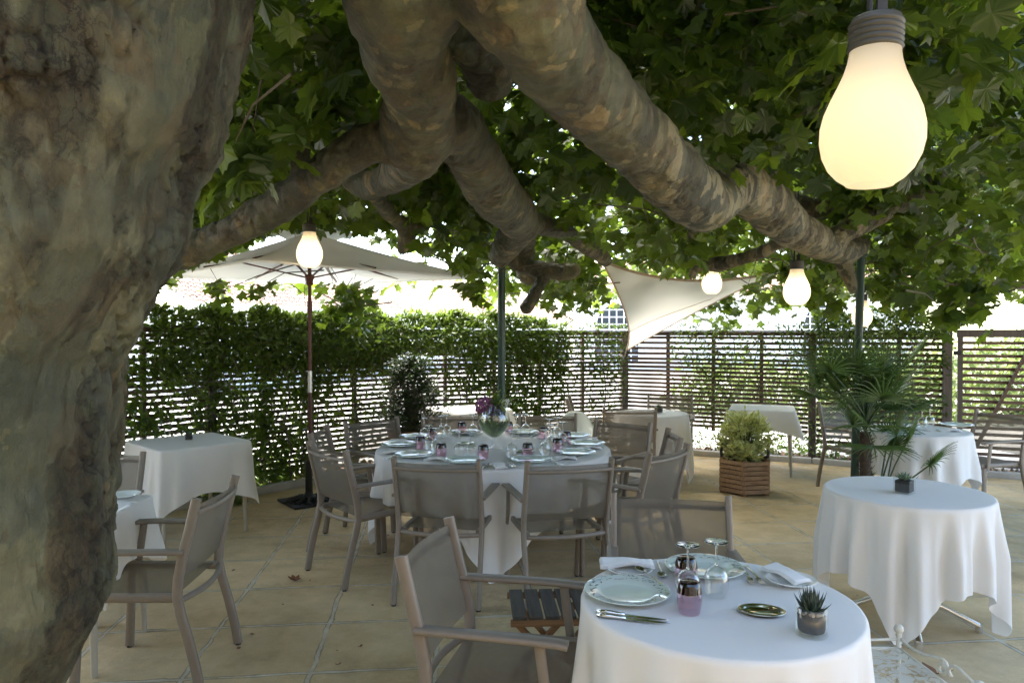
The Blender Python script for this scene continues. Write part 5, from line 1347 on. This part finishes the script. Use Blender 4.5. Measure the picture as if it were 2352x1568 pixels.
for px, py, d, lab in [(711, 576, 5.75, 'glowing bulb lamp hanging in front of the parasol'), (975, 655, 8.6, 'glowing bulb lamp peeping out under the right corner of the parasol'), (1635, 646, 7.5, 'small glowing bulb lamp in front of the shade sail'), (1830, 662, 5.65, 'glowing bulb lamp hanging below the thick limb right of the sail'), (1980, 722, 7.7, 'glowing bulb lamp partly behind the right green post')]:
    if lm2 is None: lm2 = o = make_lamp(lab, 'lamp_core_bright')
    else: o = copy_tree(lm2)
    o.location = PD(px, py, d); o.rotation_euler = (0, 0, px * .01); o['label'] = lab

# ------------------------------------------------------------------ hexagonal planter with shrub
hp = thing('hexagonal_planter', 'hexagonal planter of stacked brown boards in front of the square cloth table', 'planter', (2.41, 7.42, 0), R(0))
RH = .262; rows = 7; hh = .33 / rows
b = MB()
for r_ in range(rows):
    for k in range(6):
        a0 = R(60 * k + 10); a1 = R(60 * (k + 1) + 10); ext = .03 if (k + r_) % 2 else -.004
        p = Vector((math.cos(a0) * RH, math.sin(a0) * RH, hh * (r_ + .5) + .02)); q_ = Vector((math.cos(a1) * RH, math.sin(a1) * RH, hh * (r_ + .5) + .02)); dd_ = (q_ - p).normalized() * ext * .4
        b.bar(p - dd_, q_ + dd_, .030 + .005 * ((k + r_) % 2), hh - .009)
b.build('boards', M['planter'], hp)
for k in range(6):
    b = MB(); a0 = R(60 * k + 10); b.tube([(math.cos(a0) * (RH - .015), math.sin(a0) * (RH - .015), 0), (math.cos(a0) * (RH - .015), math.sin(a0) * (RH - .015), .36)], .026, 6); b.build('corner_post', M['stool_brown'], hp)
b = MB(); b.lathe([(0, .31), (.235, .31)], 6, a0=R(10)); b.build('soil', M['soil'], hp)
b = MB()
for s in (-1, 1): b.rtube([(s * .235, .0, .33), (s * .245, 0, .42), (s * .225, 0, .50)], .012, .03, side=(0, 1, 0))
b.build('handle', M['iron'], hp)
vl_v = [(0, 0, 0), (.05, .3, .02), (.05, .7, .02), (0, 1, -.05), (-.05, .7, .02), (-.05, .3, .02), (.16, .40, .05), (.12, .75, .03), (-.16, .40, .05), (-.12, .75, .03)]
vl_f = [(0, 1, 5), (1, 2, 5), (2, 4, 5), (2, 3, 4), (0, 6, 1), (6, 7, 1), (1, 7, 2), (7, 3, 2), (0, 5, 8), (8, 5, 9), (5, 4, 9), (9, 4, 3)]
vl_m = [0, 0, 0, 0, 1, 1, 1, 1, 1, 1, 1, 1]
sh = thing('variegated_shrub', 'bushy cream-edged shrub growing in the hexagonal planter', 'shrub', (2.41, 7.42, .31))
pos, tip, nr = [], [], []; b = MB(); rs = random.Random(4)
for k in range(190):
    a = rs.random() * 6.28; u = rs.random() ** .42; hgt = rs.uniform(.04, .50); wid = .25 * (min(1, .55 + hgt * 3.0)) * (1 - (hgt / .56) ** 5 * .7)
    e_ = Vector((math.cos(a) * wid * u * 1.05, math.sin(a) * wid * u * 1.05, hgt + (.06 if u < .3 else 0)))
    b.tube([(e_.x * .15, e_.y * .15, 0), (e_.x * .6, e_.y * .6, hgt * .6), e_], [.004, .003, .0015], 4, False)
    for j in range(11):
        aa = rs.random() * 6.28; el = rs.uniform(-.2, .9); pos.append(tuple(e_ - Vector((0, 0, rs.random() * .07)))); tip.append((math.cos(aa) * math.cos(el), math.sin(aa) * math.cos(el), math.sin(el))); nr.append((rs.gauss(0, .4), rs.gauss(0, .4), 1))
scatter('foliage', vl_v, vl_f, np.array(pos), np.array(tip), np.array(nr), rng.uniform(.065, .10, len(pos)), [M['varieg_green'], M['varieg_cream']], sh, tmi=vl_m)
b.build('stems', M['stem'], sh)
# terracotta planter with dark shrub
tp = thing('terracotta_planter', 'square terracotta planter behind the far left chair of the big table', 'planter', (-1.09, 7.75, 0), R(12))
b = MB(); s0, s1, H = .20, .235, .60
pr = [(s0, 0), (s1, H - .07), (s1 + .012, H - .068), (s1 + .014, H), (s1 - .02, H), (s1 - .025, H - .05)]
b.lathe([(r * 1.414, z) for r, z in pr], 4, a0=R(45)); b.build('pot', M['terracotta'], tp)
b = MB(); b.lathe([(0, H - .05), (s1 * 1.35, H - .05)], 4, a0=R(45)); b.build('soil', M['soil'], tp)
sh = thing('dark_shrub', 'dark small-leaved shrub growing in the terracotta planter', 'shrub', (-1.09, 7.75, .54))
pos, tip, nr = [], [], []; b = MB()
for k in range(260):
    a = rs.random() * 6.28; hgt = rs.uniform(.10, .80); u = rs.random() ** .55; wid = .40 * (1 - (max(0, hgt - .25) / .62) ** 1.3 * .75) * (.65 + .35 * min(1, hgt / .2)) * (1 + .25 * math.sin(3 * a + hgt * 9))
    e_ = Vector((math.cos(a) * wid * u, math.sin(a) * wid * u, hgt))
    b.tube([(e_.x * .1, e_.y * .1, 0), (e_.x * .5, e_.y * .5, hgt * .55), e_], [.003, .002, .0012], 4, False)
    for j in range(17):
        pos.append((e_.x + rs.gauss(0, .035), e_.y + rs.gauss(0, .035), e_.z + rs.gauss(0, .04))); aa = rs.random() * 6.28; tip.append((math.cos(aa), math.sin(aa), rs.uniform(-.4, .8))); nr.append((rs.gauss(0, .5), rs.gauss(0, .5), 1))
scatter('foliage', *LANCE, np.array(pos), np.array(tip), np.array(nr), rng.uniform(.040, .066, len(pos)), M['shrub_leaf'], sh)
b.build('stems', M['twig'], sh)

# ------------------------------------------------------------------ fan palm
PB = Vector((3.02, 6.10, 0))
pm = thing('fan_palm', 'clump of fan palm with two shaggy trunks in front of the gate-side table', 'palm', PB)
for (x0, x1, h, r, nm) in ((0, -.02, .80, .046, 'trunk'), (.20, .21, .30, .045, 'trunk')):
    b = MB(); pts = [(x0 + (x1 - x0) * k / 8, .0, h * k / 8) for k in range(9)]; b.tube(pts, [r * (1 + .12 * math.sin(k * 2.3)) for k in range(9)], 14)
    rs = random.Random(int(h * 100))
    for k in range(150):
        z = rs.uniform(.03, h); a = rs.random() * 6.28; c_ = Vector((x0 + (x1 - x0) * z / h, 0, z)); d_ = Vector((math.cos(a), math.sin(a), 0))
        thick_leaf(b, c_ + d_ * r * .9, a, rs.uniform(.3, 1.0), rs.uniform(.03, .07), .008, .5, 3)
    b.build(nm, M['palm_trunk'], pm)
def frond(c_, a, el, plen, blen, nb, droop, parent, seed):
    rs = random.Random(seed); b = MB()
    d = Vector((math.cos(a) * math.cos(el), math.sin(a) * math.cos(el), math.sin(el)))
    tipp = c_ + d * plen; tipp.z -= .06 * plen; md = c_.lerp(tipp, .5) + Vector((0, 0, .05 * plen))
    b.tube([c_, md, tipp], [.009, .007, .006], 6, False)
    side = d.cross(Vector((0, 0, 1))).normalized(); upv = side.cross(d).normalized()
    if rs.random() < .5: side = (side * .85 + upv * .5).normalized(); upv = side.cross(d).normalized()
    for k in range(nb):
        t_ = (k / (nb - 1) - .5) * 2; an = t_ * R(105); L = blen * (1 - .28 * abs(t_) ** 2) * rs.uniform(.92, 1.05)
        dr = d * math.cos(an) + side * math.sin(an); wv = dr.cross(upv).normalized()
        vs = []; m = 6; p = Vector(tipp); dd_ = Vector(dr)
        for i in range(m + 1):
            u = i / m; w_ = .0068 * (min(1, u * 4 + .25)) * (1 - max(0, u - .45) / .55) ** .9 + .0006
            vs += [p - wv * w_ + upv * .004 * (1 - u), p + upv * -.003, p + wv * w_ + upv * .004 * (1 - u)]
            p = p + dd_ * L / m; dd_ = (dd_ + Vector((0, 0, -droop * u * .30)) + upv * .03).normalized()
        fs = []
        for i in range(m): o_ = 3 * i; fs += [(o_, o_ + 1, o_ + 4, o_ + 3), (o_ + 1, o_ + 2, o_ + 5, o_ + 4)]
        b.add(vs, fs)
    return b.build('frond', M['palm_leaf'], parent)
rs = random.Random(12)
crA = Vector((-.02, 0, .86))
for i in range(27):
    a = rs.random() * 6.283; el = rs.uniform(-.15, 1.45); frond(crA + Vector((0, 0, rs.uniform(-.06, .08))), a, el, rs.uniform(.26, .58), rs.uniform(.34, .46), 22, rs.uniform(.4, 1.8), pm, i)
for i in range(6):
    a = rs.random() * 6.283; el = rs.uniform(.85, 1.4); frond(Vector((.13 + rs.uniform(-.04, .04), rs.uniform(-.04, .04), rs.uniform(.12, .35))), a, el, rs.uniform(.42, .72), rs.uniform(.26, .36), 20, rs.uniform(.5, 1.3), pm, 100 + i)
for i in range(6):
    frond(Vector((.05 * i, -.05, .02)), rs.uniform(-2.6, .3), rs.uniform(.4, 1.1), rs.uniform(.2, .4), .26, 12, .4, pm, 200 + i)
sp_ = thing('palm_seedling', 'small fan palm shoot on the floor right of the palm clump', 'palm', P(2150, 1160), 0)
frond(Vector((0, 0, 0)), .1, 1.25, .16, .26, 11, .4, sp_, 301); frond(Vector((0, 0, 0)), 2.6, .9, .12, .18, 9, .4, sp_, 302)

# ------------------------------------------------------------------ slatted folding stool
st = thing('wooden_stool', 'low folding wooden stool with grey slats between the front chair and table', 'stool', (.17, 3.28, 0), R(3))
b = MB()
for k in range(5): b.box((-.145 + k * .0725, 0, .405), (.062, .34, .016))
b.build('slat_top', M['stool_grey'], st, bevel=.003)
b = MB(); b.box((0, -.165, .385), (.37, .022, .028)); b.box((0, .165, .385), (.37, .022, .028)); b.build('rail', M['stool_brown'], st, bevel=.003)
for sy in (-.14, .14):
    for sx in (-1, 1):
        b = MB(); b.bar((sx * .17, sy + sx * .012, 0.005), (-sx * .16, sy + sx * .012, .375), .022, .034, up=(0, 1, 0)); b.build('leg', M['stool_brown'], st)
b = MB(); b.box((-.11, 0, .11), (.022, .26, .028)); b.box((.11, 0, .11), (.022, .26, .028)); b.build('stretcher', M['stool_brown'], st)

# ------------------------------------------------------------------ white wrought iron stool
i0 = P(2064, 1486, .455)
ws = thing('iron_stool', 'cream wrought-iron stool with pierced scrollwork seat at the bottom right', 'stool', (i0.x - .22, i0.y - .22, 0))
o_ = Vector((i0.x - .22, i0.y - .22, 0))
b = MB(); hs = .22
b.grid(24, 24, lambda u, v: (-hs - .03 + (2 * hs + .03) * u + .02 * (1 - v), -hs + 2 * hs * v, .455 - .004 * math.sin(math.pi * u) * math.sin(math.pi * v))); b.build('seat', M['openwork'], ws, smooth=True)
cr = [(-hs - .02, hs), (hs, hs), (hs + .02, -hs), (-hs, -hs)]
b = MB()
for i in range(4): a, c_ = cr[i], cr[(i + 1) % 4]; b.tube([(*a, .450), (*c_, .450)], .008, 8)
b.build('seat_rim', M['white_iron'], ws, smooth=True)
for (x, y) in cr:
    b = MB(); b.tube([(x * 1.12, y * 1.12, 0), (x, y, .30), (x, y, .50)], [.009, .009, .009], 10); lg = b.build('leg', M['white_iron'], ws, smooth=True)
    b = MB(); b.lathe([(.009, .498), (.012, .502), (.008, .508), (.016, .518), (.018, .528), (.013, .539), (0, .543)], 16, c=(x, y, 0)); b.build('finial', M['white_iron'], lg, smooth=True)
def onplane(px, py):   # ray meets the vertical plane just outside the stool's right side
    d = ray(px, py); x0, y0 = i0.x + .004, i0.y; k_ = .12
    t_ = (x0 + k_ * y0) / (d.x + k_ * d.y); return Vector((d.x * t_, d.y * t_, CAMZ + d.z * t_)) - o_
def C5(x, y): return onplane(1925.1 + x / 5.51, 1360.9 + y / 5.51)
b = MB()
crv = [(785, 575), (850, 640), (940, 705), (1060, 770), (1150, 790), (1240, 812), (1310, 832), (1360, 870), (1385, 930), (1385, 985), (1350, 1020), (1300, 1010), (1272, 960), (1280, 905), (1310, 888), (1340, 905), (1348, 950), (1325, 980)]
b.tube([C5(*p) for p in crv], .0055, 8)
crv = [(1530, 1000), (1500, 1010), (1470, 985), (1478, 960), (1440, 1060), (1412, 1020), (1402, 965), (1430, 930), (1480, 928), (1540, 965), (1620, 1045), (1720, 1141), (1850, 1280), (1950, 1420)]
b.tube([C5(*p) for p in crv[4:]], .0055, 8)
b.tube([Vector((hs, hs, .487)), Vector((.1, hs, .484)), Vector((0, hs, .482)), Vector((-.1, hs, .484)), Vector((-hs - .02, hs, .487))], .0055, 8)
b.build('scroll_rail', M['white_iron'], ws, smooth=True)

# white plastic garden chair seen behind the big table
pc = thing('plastic_chair', 'rounded white plastic chair back just showing behind the right far chair', 'chair', (.66, 7.75, 0), R(170))
q_ = N('white_plastic'); wp = q_.done(q_.bsdf(Base_Color=(.62, .66, .64, 1), Roughness=.35))
b = MB()
def bk(u, v):
    x = (u - .5) * .44; h = .37 * v * math.sqrt(max(.02, 1 - abs(2 * u - 1) ** 2.6 * v ** 1.5 * .9)); return (x, -.22 - .10 * v + .10 * (2 * u - 1) ** 2, .40 + h * .98)
b.grid(16, 12, bk); o = b.build('backrest', wp, pc, smooth=True); md = o.modifiers.new('solid', 'SOLIDIFY'); md.thickness = .008
b = MB(); b.grid(10, 10, lambda u, v: ((u - .5) * .44, -.20 + .42 * v, .42 - .02 * math.sin(math.pi * u) * math.sin(math.pi * v))); o = b.build('seat', wp, pc, smooth=True); md = o.modifiers.new('solid', 'SOLIDIFY'); md.thickness = .012
for sx in (-1, 1):
    for sy in (-1, 1): b = MB(); b.tube([(sx * .21, sy * .2, .41), (sx * .24, sy * .24, 0)], [.02, .015], 8); b.build('leg', wp, pc)
